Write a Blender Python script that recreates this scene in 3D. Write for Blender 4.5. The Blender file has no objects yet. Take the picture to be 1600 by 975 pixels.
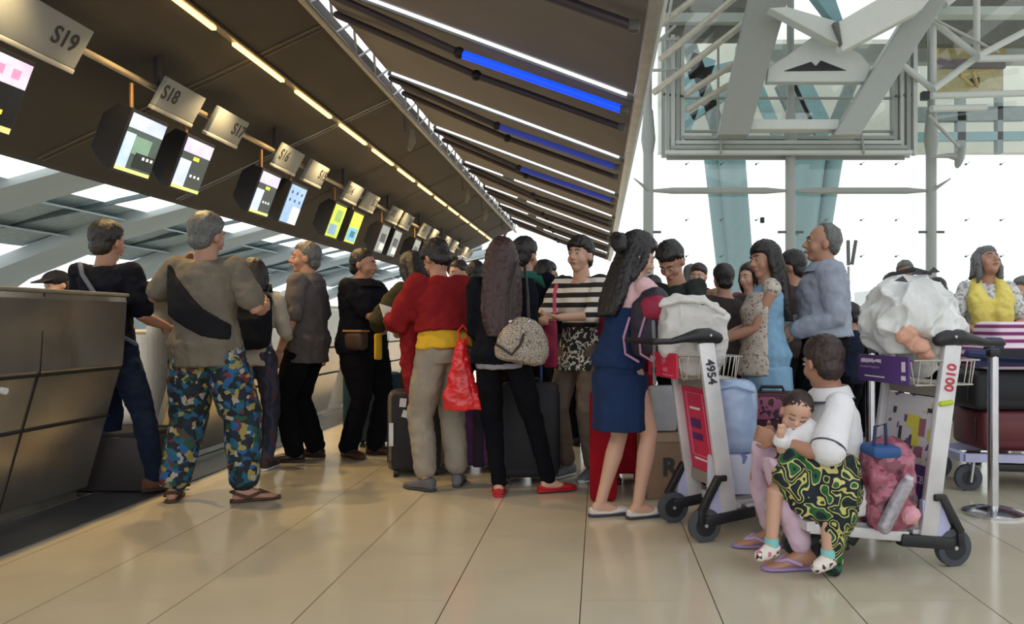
import bpy, bmesh, math, random
from mathutils import Vector, Matrix, noise
V = Vector
R = math.radians
sc = bpy.context.scene
col = sc.collection

# ------------------------------------------------------------------ camera, world, lights, exposure
F = 1250.0; CH = 1.08; VX, VY = 935.0, 503.0
cd = bpy.data.cameras.new('camera'); cam = bpy.data.objects.new('camera', cd); col.objects.link(cam)
cam.location = (0, 0, CH); cam.rotation_euler = (R(90), 0, 0)
cd.sensor_width = 36.0; cd.lens = F / 1600 * 36.0
cd.shift_x = (800 - VX) / 1600; cd.shift_y = (VY - 487.5) / 1600
cd.clip_end = 400
sc.camera = cam
sc.view_settings.view_transform = 'Standard'; sc.view_settings.look = 'None'
sc.view_settings.gamma = 1; sc.view_settings.use_curve_mapping = False
sc.view_settings.exposure = 0.0
W = bpy.data.worlds.new('sky'); sc.world = W; W.use_nodes = True
bg = W.node_tree.nodes['Background']; bg.inputs[0].default_value = (0.96, 0.985, 1.0, 1); bg.inputs[1].default_value = 1.35
def area_light(name, loc, rot, sx, sy, power, colr):
    l = bpy.data.lights.new(name, 'AREA'); l.shape = 'RECTANGLE'; l.size = sx; l.size_y = sy
    l.energy = power; l.color = colr
    o = bpy.data.objects.new(name, l); col.objects.link(o); o.location = loc; o.rotation_euler = rot
    return o
# added fill lights for hall daylight, high above the queue and behind the camera
area_light('roof_fill', (5.5, 3.0, 10.6), (0, R(15), 0), 7, 18, 340, (0.86, 0.93, 1.0))
area_light('hall_fill_back', (-1.0, -9.0, 6.0), (R(65), 0, 0), 12, 5, 130, (1.0, 0.95, 0.88))

def PX(px, py, Y):
    return V(((px - VX) / F * Y, Y, CH + (VY - py) / F * Y))

# ------------------------------------------------------------------ materials
def srgb(c):
    return tuple(((x / 255) / 12.92 if x / 255 <= .04045 else ((x / 255 + .055) / 1.055) ** 2.4) for x in c) + (1,)
MATS = {}
def mat(name, c, rough=.6, metal=0., bump=0., bscale=40., emit=0., alpha=1., trans=0., var=0., vscale=6., stretch=None, coat=0., spec=None):
    if name in MATS: return MATS[name]
    m = bpy.data.materials.new(name); m.use_nodes = True; MATS[name] = m
    nt = m.node_tree; N = nt.nodes; L = nt.links; b = N['Principled BSDF']
    C = srgb(c)
    b.inputs['Base Color'].default_value = C; b.inputs['Roughness'].default_value = rough; b.inputs['Metallic'].default_value = metal
    b.inputs['Alpha'].default_value = alpha; b.inputs['Transmission Weight'].default_value = trans
    b.inputs['Coat Weight'].default_value = coat
    if spec is not None: b.inputs['Specular IOR Level'].default_value = spec
    if emit: b.inputs['Emission Color'].default_value = C; b.inputs['Emission Strength'].default_value = emit
    tc = N.new('ShaderNodeTexCoord'); mp = N.new('ShaderNodeMapping'); L.new(tc.outputs['Object'], mp.inputs[0])
    if stretch: mp.inputs['Scale'].default_value = stretch
    no = N.new('ShaderNodeTexNoise'); no.inputs['Scale'].default_value = vscale; no.inputs['Detail'].default_value = 4
    L.new(mp.outputs[0], no.inputs[0])
    v = var if var else .12
    cr = N.new('ShaderNodeValToRGB')
    cr.color_ramp.elements[0].position = .3; cr.color_ramp.elements[1].position = .7
    cr.color_ramp.elements[0].color = tuple(x * (1 - v) for x in C[:3]) + (1,)
    cr.color_ramp.elements[1].color = tuple(min(1, x * (1 + v)) for x in C[:3]) + (1,)
    L.new(no.outputs[0], cr.inputs[0]); L.new(cr.outputs[0], b.inputs['Base Color'])
    if bump:
        n2 = N.new('ShaderNodeTexNoise'); n2.inputs['Scale'].default_value = bscale; n2.inputs['Detail'].default_value = 3
        L.new(mp.outputs[0], n2.inputs[0])
        bp = N.new('ShaderNodeBump'); bp.inputs['Strength'].default_value = bump; bp.inputs['Distance'].default_value = .01
        L.new(n2.outputs[0], bp.inputs['Height']); L.new(bp.outputs[0], b.inputs['Normal'])
    return m
def cells(name, cols, scale=18., rough=.8, kind='voronoi', dist=0., stretch=None, detail=2.):
    """patchy print: voronoi cells or noise bands through a constant ramp. cols = [(pos, rgb)]"""
    m = mat(name, cols[0][1], rough, bump=.25, bscale=60)
    nt = m.node_tree; N = nt.nodes; L = nt.links; b = N['Principled BSDF']
    tc = N.new('ShaderNodeTexCoord'); mp = N.new('ShaderNodeMapping'); L.new(tc.outputs['Object'], mp.inputs[0])
    if stretch: mp.inputs['Scale'].default_value = stretch
    src = mp.outputs[0]
    if dist:
        nz = N.new('ShaderNodeTexNoise'); nz.inputs['Scale'].default_value = scale * .6; L.new(src, nz.inputs[0])
        va = N.new('ShaderNodeVectorMath'); va.operation = 'SCALE'; va.inputs[3].default_value = dist
        L.new(nz.outputs[1], va.inputs[0]); vb = N.new('ShaderNodeVectorMath'); L.new(va.outputs[0], vb.inputs[0]); L.new(src, vb.inputs[1]); src = vb.outputs[0]
    cr = N.new('ShaderNodeValToRGB'); cr.color_ramp.interpolation = 'CONSTANT'
    if kind == 'voronoi':
        t = N.new('ShaderNodeTexVoronoi'); t.inputs['Scale'].default_value = scale; L.new(src, t.inputs[0])
        sp = N.new('ShaderNodeSeparateColor'); L.new(t.outputs['Color'], sp.inputs[0]); L.new(sp.outputs[0], cr.inputs[0])
    elif kind == 'dist':
        t = N.new('ShaderNodeTexVoronoi'); t.inputs['Scale'].default_value = scale; L.new(src, t.inputs[0]); L.new(t.outputs['Distance'], cr.inputs[0])
    elif kind == 'edge':
        t = N.new('ShaderNodeTexVoronoi'); t.feature = 'DISTANCE_TO_EDGE'; t.inputs['Scale'].default_value = scale; L.new(src, t.inputs[0]); L.new(t.outputs['Distance'], cr.inputs[0])
    elif kind == 'wave':
        t = N.new('ShaderNodeTexWave'); t.bands_direction = 'Z'; t.inputs['Scale'].default_value = scale; L.new(src, t.inputs[0]); L.new(t.outputs[1] if len(t.outputs) > 1 else t.outputs[0], cr.inputs[0])
    else:
        t = N.new('ShaderNodeTexNoise'); t.inputs['Scale'].default_value = scale; t.inputs['Detail'].default_value = detail; L.new(src, t.inputs[0]); L.new(t.outputs[0], cr.inputs[0])
    els = cr.color_ramp.elements
    while len(els) > 1: els.remove(els[-1])
    els[0].position = cols[0][0]; els[0].color = srgb(cols[0][1])
    for p, c in cols[1:]:
        e = els.new(p); e.color = srgb(c)
    L.new(cr.outputs[0], b.inputs['Base Color'])
    return m
def glass(name, c, rough=.02, alpha=.12):
    m = bpy.data.materials.new(name); m.use_nodes = True; nt = m.node_tree; N = nt.nodes; L = nt.links
    b = N['Principled BSDF']; N.remove(b); out = N['Material Output']
    t = N.new('ShaderNodeBsdfTransparent'); t.inputs[0].default_value = srgb(c)
    g = N.new('ShaderNodeBsdfGlossy'); g.inputs['Roughness'].default_value = rough
    mx = N.new('ShaderNodeMixShader'); mx.inputs[0].default_value = alpha
    L.new(t.outputs[0], mx.inputs[1]); L.new(g.outputs[0], mx.inputs[2]); L.new(mx.outputs[0], out.inputs[0])
    MATS[name] = m
    return m

# ------------------------------------------------------------------ mesh builder
def frame(d):
    d = d.normalized(); a = V((0, 0, 1)) if abs(d.z) < .9 else V((0, 1, 0))
    u = d.cross(a).normalized(); w = d.cross(u).normalized()
    return u, w
class MB:
    def __init__(s): s.v = []; s.f = []
    def add(s, vs, fs):
        n = len(s.v); s.v += [tuple(x) for x in vs]; s.f += [tuple(i + n for i in f) for f in fs]; return s
    def box(s, c, d, rot=None):
        c = V(c); h = V(d) / 2; vs = []
        for x in (-1, 1):
            for y in (-1, 1):
                for z in (-1, 1):
                    p = V((x * h.x, y * h.y, z * h.z))
                    if rot is not None: p = rot @ p
                    vs.append(c + p)
        return s.add(vs, [(0, 1, 3, 2), (4, 6, 7, 5), (0, 4, 5, 1), (2, 3, 7, 6), (0, 2, 6, 4), (1, 5, 7, 3)])
    def rbox(s, c, d, b=.02, rot=None, seg=2):
        bm = bmesh.new(); bmesh.ops.create_cube(bm, size=1)
        for x in bm.verts: x.co = V((x.co.x * d[0], x.co.y * d[1], x.co.z * d[2]))
        bmesh.ops.bevel(bm, geom=bm.edges[:], offset=min(b, min(d) * .49), segments=seg, affect='EDGES', profile=.5)
        bm.verts.index_update(); vs = [(rot @ x.co if rot is not None else x.co) + V(c) for x in bm.verts]
        fs = [tuple(q.index for q in f.verts) for f in bm.faces]; bm.free()
        return s.add(vs, fs)
    def bar(s, p0, p1, w, h, up=None):
        """box beam from p0 to p1, w across, h along up"""
        p0 = V(p0); p1 = V(p1); d = (p1 - p0); up = V(up or (0, 0, 1))
        if abs(d.normalized().dot(up)) > .98: up = V((0, 1, 0))
        u = d.cross(up).normalized(); w2 = u.cross(d).normalized()
        vs = []
        for p in (p0, p1):
            for a, b in ((-1, -1), (1, -1), (1, 1), (-1, 1)): vs.append(p + u * (a * w / 2) + w2 * (b * h / 2))
        return s.add(vs, [(3, 2, 1, 0), (4, 5, 6, 7), (0, 1, 5, 4), (1, 2, 6, 5), (2, 3, 7, 6), (3, 0, 4, 7)])
    def loft(s, rings):
        n = len(rings[0]); vs = []; fs = []
        for r in rings: vs += list(r)
        for k in range(len(rings) - 1):
            for i in range(n):
                j = (i + 1) % n; fs.append((k * n + i, k * n + j, (k + 1) * n + j, (k + 1) * n + i))
        fs.append(tuple(range(n - 1, -1, -1))); fs.append(tuple((len(rings) - 1) * n + i for i in range(n)))
        return s.add(vs, fs)
    def tube(s, pts, rad, seg=12, caps=True):
        pts = [V(p) for p in pts]
        if not hasattr(rad, '__len__'): rad = [rad] * len(pts)
        P = []; 
        n = len(pts); 
        dirs = []
        for i in range(n):
            a = pts[max(0, i - 1)]; b = pts[min(n - 1, i + 1)]; d = (b - a)
            dirs.append(d.normalized() if d.length > 1e-7 else V((0, 0, 1)))
        u, w = frame(dirs[0]); rings = []
        def ring(c, r, d):
            nonlocal u, w
            u = (u - d * u.dot(d)).normalized(); w = d.cross(u)
            return [c + (u * math.cos(2 * math.pi * k / seg) + w * math.sin(2 * math.pi * k / seg)) * r for k in range(seg)]
        if caps:
            for a in (70, 40, 15): rings.append(ring(pts[0] - dirs[0] * rad[0] * math.sin(R(a)), rad[0] * math.cos(R(a)), dirs[0]))
        for i in range(n): rings.append(ring(pts[i], rad[i], dirs[i]))
        if caps:
            for a in (15, 40, 70): rings.append(ring(pts[-1] + dirs[-1] * rad[-1] * math.sin(R(a)), rad[-1] * math.cos(R(a)), dirs[-1]))
        return s.loft(rings)
    def cyl(s, p0, p1, r0, r1=None, seg=16): return s.tube([p0, p1], [r0, r0 if r1 is None else r1], seg, False)
    def ell(s, c, r, rot=None, seg=16, rn=10):
        rings = []; c = V(c)
        for k in range(1, rn):
            a = math.pi * k / rn - math.pi / 2; ring = []
            for i in range(seg):
                t = 2 * math.pi * i / seg; p = V((r[0] * math.cos(a) * math.cos(t), r[1] * math.cos(a) * math.sin(t), r[2] * math.sin(a)))
                ring.append(c + (rot @ p if rot is not None else p))
            rings.append(ring)
        return s.loft(rings)
    def prism(s, prof, a0, a1, axis='y'):
        def mk(p, t):
            return (p[0], t, p[1]) if axis == 'y' else ((t, p[0], p[1]) if axis == 'x' else (p[0], p[1], t))
        n = len(prof); vs = [mk(p, a0) for p in prof] + [mk(p, a1) for p in prof]
        fs = [tuple(range(n)), tuple(range(2 * n - 1, n - 1, -1))] + [(i, n + i, n + (i + 1) % n, (i + 1) % n) for i in range(n)]
        return s.add(vs, fs)
    def xf(s, M):
        s.v = [tuple(M @ V(p)) for p in s.v]; return s
    def build(s, name, m, parent=None, remesh=0, smooth=0, disp=None, flat=False, bevel=0, sharp=False):
        me = bpy.data.meshes.new(name); me.from_pydata(s.v, [], s.f)
        bm = bmesh.new(); bm.from_mesh(me); bmesh.ops.recalc_face_normals(bm, faces=bm.faces[:]); bm.to_mesh(me); bm.free()
        o = bpy.data.objects.new(name, me)
        mods = remesh or smooth or disp or bevel
        if mods:
            col.objects.link(o)
            if bevel:
                x = o.modifiers.new('b', 'BEVEL'); x.width = bevel; x.segments = 2; x.limit_method = 'ANGLE'; x.angle_limit = R(30)
            if remesh:
                x = o.modifiers.new('r', 'REMESH'); x.mode = 'VOXEL'; x.voxel_size = remesh; x.use_smooth_shade = True
            if remesh and sharp: pass
            if smooth:
                x = o.modifiers.new('s', 'SMOOTH'); x.factor = .5; x.iterations = smooth
            if disp:
                x = o.modifiers.new('d', 'DISPLACE'); crum = len(disp) > 2; t = bpy.data.textures.new('t', 'MUSGRAVE' if crum else 'CLOUDS'); t.noise_scale = disp[1]
                if crum: t.musgrave_type = 'RIDGED_MULTIFRACTAL'; t.octaves = 2; t.noise_intensity = .6
                else: t.noise_depth = 2
                x.texture = t; x.strength = disp[0]; x.mid_level = .5; x.texture_coords = 'LOCAL'
            dg = bpy.context.evaluated_depsgraph_get(); ev = o.evaluated_get(dg)
            nm = bpy.data.meshes.new_from_object(ev); o.modifiers.clear(); old = o.data; o.data = nm; bpy.data.meshes.remove(old); nm.name = name
            col.objects.unlink(o)
            me = nm
        me.materials.clear(); me.materials.append(m)
        if not flat:
            me.polygons.foreach_set('use_smooth', [True] * len(me.polygons))
            if not remesh: me.set_sharp_from_angle(angle=R(35))
        me.update()
        col.objects.link(o)
        if parent is not None: o.parent = parent
        return o
def empty(name, loc, rz, label, cat, group=None):
    o = bpy.data.objects.new(name, None); col.objects.link(o); o.empty_display_size = .1
    o.location = loc; o.rotation_euler = (0, 0, rz); o['label'] = label; o['category'] = cat
    if group: o['group'] = group
    return o
def tag(o, label, cat, group=None):
    o['label'] = label; o['category'] = cat
    if group: o['group'] = group
    return o
def struct(o, label=None):
    o['kind'] = 'structure'
    return o
def dup(root, loc=None, rz=None, label=None):
    r = root.copy(); col.objects.link(r)
    if loc is not None: r.location = loc
    if rz is not None: r.rotation_euler = (0, 0, rz)
    if label: r['label'] = label
    for ch in list(root.children):
        c = ch.copy(); col.objects.link(c); c.parent = r
        for g in ch.children:
            d = g.copy(); col.objects.link(d); d.parent = c
    return r
def text_mesh(txt, size, M, m, parent, name='lettering', ext=.002, bold=.0):
    cu = bpy.data.curves.new('t', 'FONT'); cu.body = txt; cu.size = size; cu.extrude = ext; cu.offset = bold; cu.align_x = 'CENTER'; cu.align_y = 'CENTER'
    o = bpy.data.objects.new('t', cu); col.objects.link(o)
    dg = bpy.context.evaluated_depsgraph_get(); me = bpy.data.meshes.new_from_object(o.evaluated_get(dg))
    bpy.data.objects.remove(o); me.transform(M); me.materials.clear(); me.materials.append(m); me.name = name
    q = bpy.data.objects.new(name, me); col.objects.link(q)
    if parent is not None: q.parent = parent
    return q
def basis(o, x, y):
    """matrix whose local x,y map to world vectors x,y"""
    x = V(x).normalized(); y = V(y); y = (y - x * y.dot(x)).normalized(); z = x.cross(y)
    return Matrix(((x.x, y.x, z.x, o[0]), (x.y, y.y, z.y, o[1]), (x.z, y.z, z.z, o[2]), (0, 0, 0, 1)))
ordn = ['first', 'second', 'third', 'fourth', 'fifth', 'sixth', 'seventh', 'eighth', 'ninth', 'tenth', 'eleventh', 'twelfth', 'thirteenth', 'fourteenth', 'fifteenth', 'sixteenth']
# ------------------------------------------------------------------ shared materials
M_dark = mat('black plastic', (24, 25, 30), .45)
M_rubber = mat('dark rubber', (45, 48, 55), .7)
M_steel = mat('brushed steel', (196, 190, 178), .24, .86, bump=.03, bscale=80, stretch=(1, 1, .02), var=.06)
M_chrome = mat('chrome', (200, 200, 205), .15, 1.)
M_alu = mat('aluminium', (190, 190, 196), .38, .6)
M_white = mat('white enamel', (215, 216, 220), .45)
M_gsteel = mat('grey painted steel', (158, 164, 160), .5, var=.02)
M_gsteel2 = mat('light painted steel', (196, 202, 198), .5, var=.02)
M_dsteel = mat('dark grey steel', (96, 98, 96), .55)  # darker grey steel for brackets, clamps and fittings
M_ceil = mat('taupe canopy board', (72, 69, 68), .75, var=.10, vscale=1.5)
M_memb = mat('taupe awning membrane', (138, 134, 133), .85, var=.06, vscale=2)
M_led = mat('warm lamp', (255, 216, 140), .5, emit=2.6, var=.001)
M_gapglow = mat('white daylight glow', (235, 240, 245), .5, emit=2.0, var=.001)  # glow put in for daylight at the awning and ridge gaps
M_blue = mat('blue lamp', (20, 75, 235), .5, emit=1.1, var=.001)
M_blue2 = mat('dim blue lamp', (48, 66, 160), .5, emit=.45, var=.001)
M_arm = mat('purple grey arm', (72, 64, 72), .5)
M_skylight = mat('bright skylight', (250, 253, 255), .5, emit=1.6, var=.001)
M_hall = mat('blue grey hall shell', (176, 186, 188), .6, var=.06, vscale=.6)
M_hall2 = mat('pale hall louvre', (176, 190, 194), .6, var=.05)
M_teal = mat('teal outdoor column', (120, 158, 164), .6, var=.06)
M_ink = mat('dark lettering', (60, 60, 62), .6)
M_brass = mat('brass rod', (150, 118, 82), .4, .7)
M_sign = mat('off white sign', (160, 168, 174), .6, var=.04)
M_stone = mat('dark grey stone', (74, 76, 80), .3, var=.15)

# ------------------------------------------------------------------ floor
def floor_mat():
    m = mat('cream polished tiles', (192, 184, 164), .14, var=.05, vscale=2.2)
    nt = m.node_tree; N = nt.nodes; L = nt.links; b = N['Principled BSDF']
    base = b.inputs['Base Color'].links[0].from_socket
    g = N.new('ShaderNodeNewGeometry'); s = N.new('ShaderNodeSeparateXYZ'); L.new(g.outputs['Position'], s.inputs[0])
    def M(op, a, bb=None):
        n = N.new('ShaderNodeMath'); n.operation = op
        for i, x in enumerate((a, bb)):
            if x is None: continue
            if isinstance(x, (int, float)): n.inputs[i].default_value = x
            else: L.new(x, n.inputs[i])
        return n.outputs[0]
    u = M('DIVIDE', M('ADD', s.outputs[0], 20.67), .515)
    fx = M('FRACT', u); lx = M('LESS_THAN', fx, .009)
    row = M('MULTIPLY', M('FLOOR', u), .5)
    fy = M('FRACT', M('ADD', M('DIVIDE', s.outputs[1], .62), row)); ly = M('MULTIPLY', M('LESS_THAN', fy, .006), .35)
    ln = M('MAXIMUM', lx, ly)
    mx = N.new('ShaderNodeMixRGB'); L.new(ln, mx.inputs[0]); L.new(base, mx.inputs[1]); mx.inputs[2].default_value = srgb((74, 66, 54))
    L.new(mx.outputs[0], b.inputs['Base Color'])
    rr = M('ADD', M('MULTIPLY', ln, .4), .15); L.new(rr, b.inputs['Roughness'])
    return m
struct(MB().box((5, 10, -.05), (50, 44, .1)).build('floor', floor_mat(), flat=True))
struct(MB().box((-2.96, 11, .003), (.42, 26, .006)).build('trim_1', M_stone, flat=True))
struct(MB().box((-4.3, 11, .003), (2.2, 26, .006)).build('trim_2', M_stone, flat=True))

# ------------------------------------------------------------------ check-in counters
def counter(y0, y1, label, seams):
    t = empty('check_in_counter', (-3.6, y0, 0), 0, label, 'counter', None)
    X = 3.6; L_ = y1 - y0
    prof = [(-2.89 + X, 1.235), (-2.885 + X, 1.20), (-2.91 + X, .82), (-2.925 + X, .80), (-3.13 + X, .07), (-3.19 + X, .07), (-3.19 + X, 0), (-3.52 + X, 0), (-3.52 + X, 1.0), (-3.14 + X, 1.0), (-3.14 + X, 1.235)]
    MB().prism(prof, 0, L_).build('body', M_steel, t, flat=True, bevel=.006)
    MB().rbox((-3.01 + X, L_ / 2, 1.243), (.27, L_ + .02, .022), .006).build('top_ledge', mat('worn steel ledge', (176, 170, 156), .35, .7), t)
    MB().rbox((-3.52 + X, L_ / 2, 1.0), (.76, L_, .03), .008).build('work_surface', mat('pale desk top', (205, 202, 190), .4), t)
    # dark seams of the cladding
    dk = mat('dark seam line', (28, 26, 24), .9)
    MB().bar((-2.9215 + X, 0, .80), (-2.9215 + X, L_, .80), .012, .014).build('seam', dk, t, flat=True)
    MB().bar((-3.0 + X, 0, .508), (-3.0 + X, L_, .508), .012, .012).build('seam', dk, t, flat=True)
    for y in seams:
        MB().bar((-2.888 + X, y, 1.23), (-2.912 + X, y, .80), .006, .008, (0, 1, 0)).bar((-2.92 + X, y, .80), (-3.128 + X, y, .08), .006, .008, (0, 1, 0)).build('seam', dk, t, flat=True)
    MB().bar((-2.90 + X, -.006, 1.23), (-2.925 + X, -.006, .80), .03, .03, (0, 1, 0)).bar((-2.92 + X, -.006, .81), (-3.135 + X, -.006, .03), .03, .03, (0, 1, 0)).build('edge_strip', mat('pale edge strip', (200, 190, 165), .4, .3), t, flat=True)
    return t
c0 = counter(1.2, 4.9, 'long brushed steel check-in counter in the left foreground', (1.05, 2.97))
MB().cyl((.698, 2.72, .74), (.672, 2.72, .745), .017, .017).build('lock', M_white, c0)
MB().bar((.672, 2.28, .865), (.672, 2.55, .865), .01, .012).build('slot', M_dark, c0, flat=True)
counter(5.55, 9.25, 'steel check-in counter behind the man in patterned trousers', (1.2, 2.5))
counter(9.9, 13.6, 'steel check-in counter behind the man in the grey shirt', (1.2, 2.5))
counter(14.25, 17.9, 'steel check-in counter farthest down the row', (1.2, 2.5))
# baggage lane side panel in the first gap
pn = empty('baggage_scale', (-3.35, 5.28, 0), 0, 'dark sided baggage belt between two steel counters', 'baggage belt')
MB().rbox((0, 0, .18), (1.0, .5, .34), .02).build('body', mat('dark belt side', (52, 46, 48), .5), pn)
MB().rbox((0, 0, .36), (.98, .42, .03), .01).build('belt', M_rubber, pn)
# things on and behind the counters
def monitor(x, y, label):
    t = empty('computer_monitor', (x, y, 1.015), 0, label, 'monitor', 'counter monitors')
    MB().rbox((0, 0, .24), (.05, .42, .3), .01).build('display', M_dark, t)
    MB().cyl((-.02, 0, .02), (-.02, 0, .2), .02).build('stand', M_dark, t); MB().rbox((-.02, 0, .012), (.18, .22, .02), .008).build('foot', M_dark, t)
    return t
for y, l in ((7.0, 'black counter monitor nearest the camera'), (8.4, 'second black counter monitor'), (11.0, 'black counter monitor behind the man in grey shirt'), (12.6, 'farthest black counter monitor')):
    monitor(-3.45, y, l)
for k in range(4):
    tag(MB().rbox((-3.15, 9.95 + k * .17, 1.255 + .1), (.11, .13, .2), .01).build('brochure_box', mat('maroon box', (92, 40, 42), .6), None), ['dark red box on the steel counter, nearest of the row of four', 'second dark red box in the row on the steel counter', 'third dark red box in the row on the steel counter', 'dark red box at the far end of the row on the counter'][k], 'box', 'red boxes on the counter')
t = empty('desk_lamp', (-3.35, 9.0, 1.015), 0, 'slim grey post lamp standing on the counter behind the queue', 'lamp')
MB().tube([(0, 0, 0), (0, 0, .45), (.03, 0, .62)], [.05, .035, .05]).build('post', mat('pale grey lamp', (170, 176, 178), .5), t)
MB().ell((.04, 0, .64), (.06, .05, .04)).build('lamp_head', M_dark, t)
t = empty('desk_cable_tray', (-3.3, 5.75, 1.25), 0, 'dark keyboard and cable clutter on the counter edge beside the man in black', 'desk equipment')
for k in range(5):
    MB().tube([(random.Random(k).uniform(-.15, 0), .1 * k, .02), (-.08, .1 * k + .12, .12), (-.05, .1 * k + .2, .03)], .012).build('cable', M_dark, t)
MB().rbox((-.05, .3, .07), (.14, .4, .12), .02).build('keyboard_box', M_dark, t)

# ------------------------------------------------------------------ canopy over the counters
CY0, CY1 = 1.0, 24.0
def can(x): return 5.04 + .47 * x          # underside height of the slanted canopy
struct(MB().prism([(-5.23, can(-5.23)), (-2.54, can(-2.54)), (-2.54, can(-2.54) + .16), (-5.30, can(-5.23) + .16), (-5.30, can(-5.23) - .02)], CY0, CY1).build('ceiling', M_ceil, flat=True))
seam = mat('canopy seam bar', (116, 106, 94), .5)
for k in range(-1, 8):
    y = 4.95 + 2.45 * k
    if y < CY0: continue
    s = MB()
    s.bar((-5.2, y, can(-5.2) - .006), (-2.58, y, can(-2.58) - .006), .014, .014).bar((-5.2, y + .09, can(-5.2) - .004), (-2.58, y + .09, can(-2.58) - .004), .01, .01)
    tag(s.build('ceiling_seam_bar', seam if k != 2 else M_alu, flat=True), 'thin twin metal seam bar across the slanted canopy, %s from the near end' % ordn[k + 1], 'ceiling bar', 'canopy seam bars')
# warm lamp line
for k in range(-2, 13):
    y = 6.96 + 1.43 * k
    if y < CY0 or y > 23: continue
    t = empty('strip_lamp', (-3.17, y, can(-3.17) - .04), 0, 'warm yellow strip lamp under the canopy, %s from the near end' % ordn[k + 2], 'ceiling lamp', 'warm strip lamps in a line')
    MB().rbox((0, .535, -.012), (.045, 1.07, .03), .008).build('tube', M_led, t)
    lg = bpy.data.lights.new('lamp_glow', 'SPOT'); lg.energy = 170; lg.color = (1, .68, .30); lg.shadow_soft_size = .05; lg.spot_size = R(124); lg.spot_blend = .6
    lo_ = bpy.data.objects.new('lamp_glow', lg); col.objects.link(lo_); lo_.location = (0, .535, -.10); lo_.parent = t
    MB().rbox((0, .7, .02), (.07, 1.43, .03), .006).build('housing', mat('lamp channel', (170, 150, 116), .4, .5), t)
# sign rail
rail = empty('sign_rail', (-3.7, 0, 3.03), 0, 'long pale metal rail carrying counter signs and screens under the canopy', 'rail')
MB().cyl((0, 1.2, 0), (0, 23, 0), .026).build('pipe', mat('pale rail', (190, 176, 150), .35, .5), rail)
for k in range(-2, 7):
    y = 6.72 + 2.45 * k
    if y > 1: MB().rbox((0, y, .15), (.035, .07, .30), .005).build('hanger', mat('dark blue grey hanger', (52, 50, 66), .5), rail)
Mtilt = V((-.47, 0, -.88)).normalized()
def sign(y0, y1, txt, ty, label, h=.26):
    t = empty('counter_sign', (-3.68, (y0 + y1) / 2, 3.0), 0, label, 'sign', 'counter number signs')
    n = V((.88, 0, -.47)).normalized(); L_ = y1 - y0
    up = -Mtilt
    rot = Matrix((( n.x, 0, up.x), (n.y, 1, up.y), (n.z, 0, up.z)))
    MB().rbox(n * .045 + up * .02, (.05, L_, h), .008, rot).build('board', M_sign, t)
    MB().rbox(n * .047 + up * (-h / 2 + .0), (.058, L_ + .004, .035), .006, rot).build('bottom_edge', mat('pale sign edge', (188, 192, 194), .5), t)
    if txt:
        M = basis(n * .0725 + up * .025 + V((0, ty, 0)), (0, 1, 0), up)
        text_mesh(txt, .17, M, M_ink, t, 'lettering', .001, .003)
    return t
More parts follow.
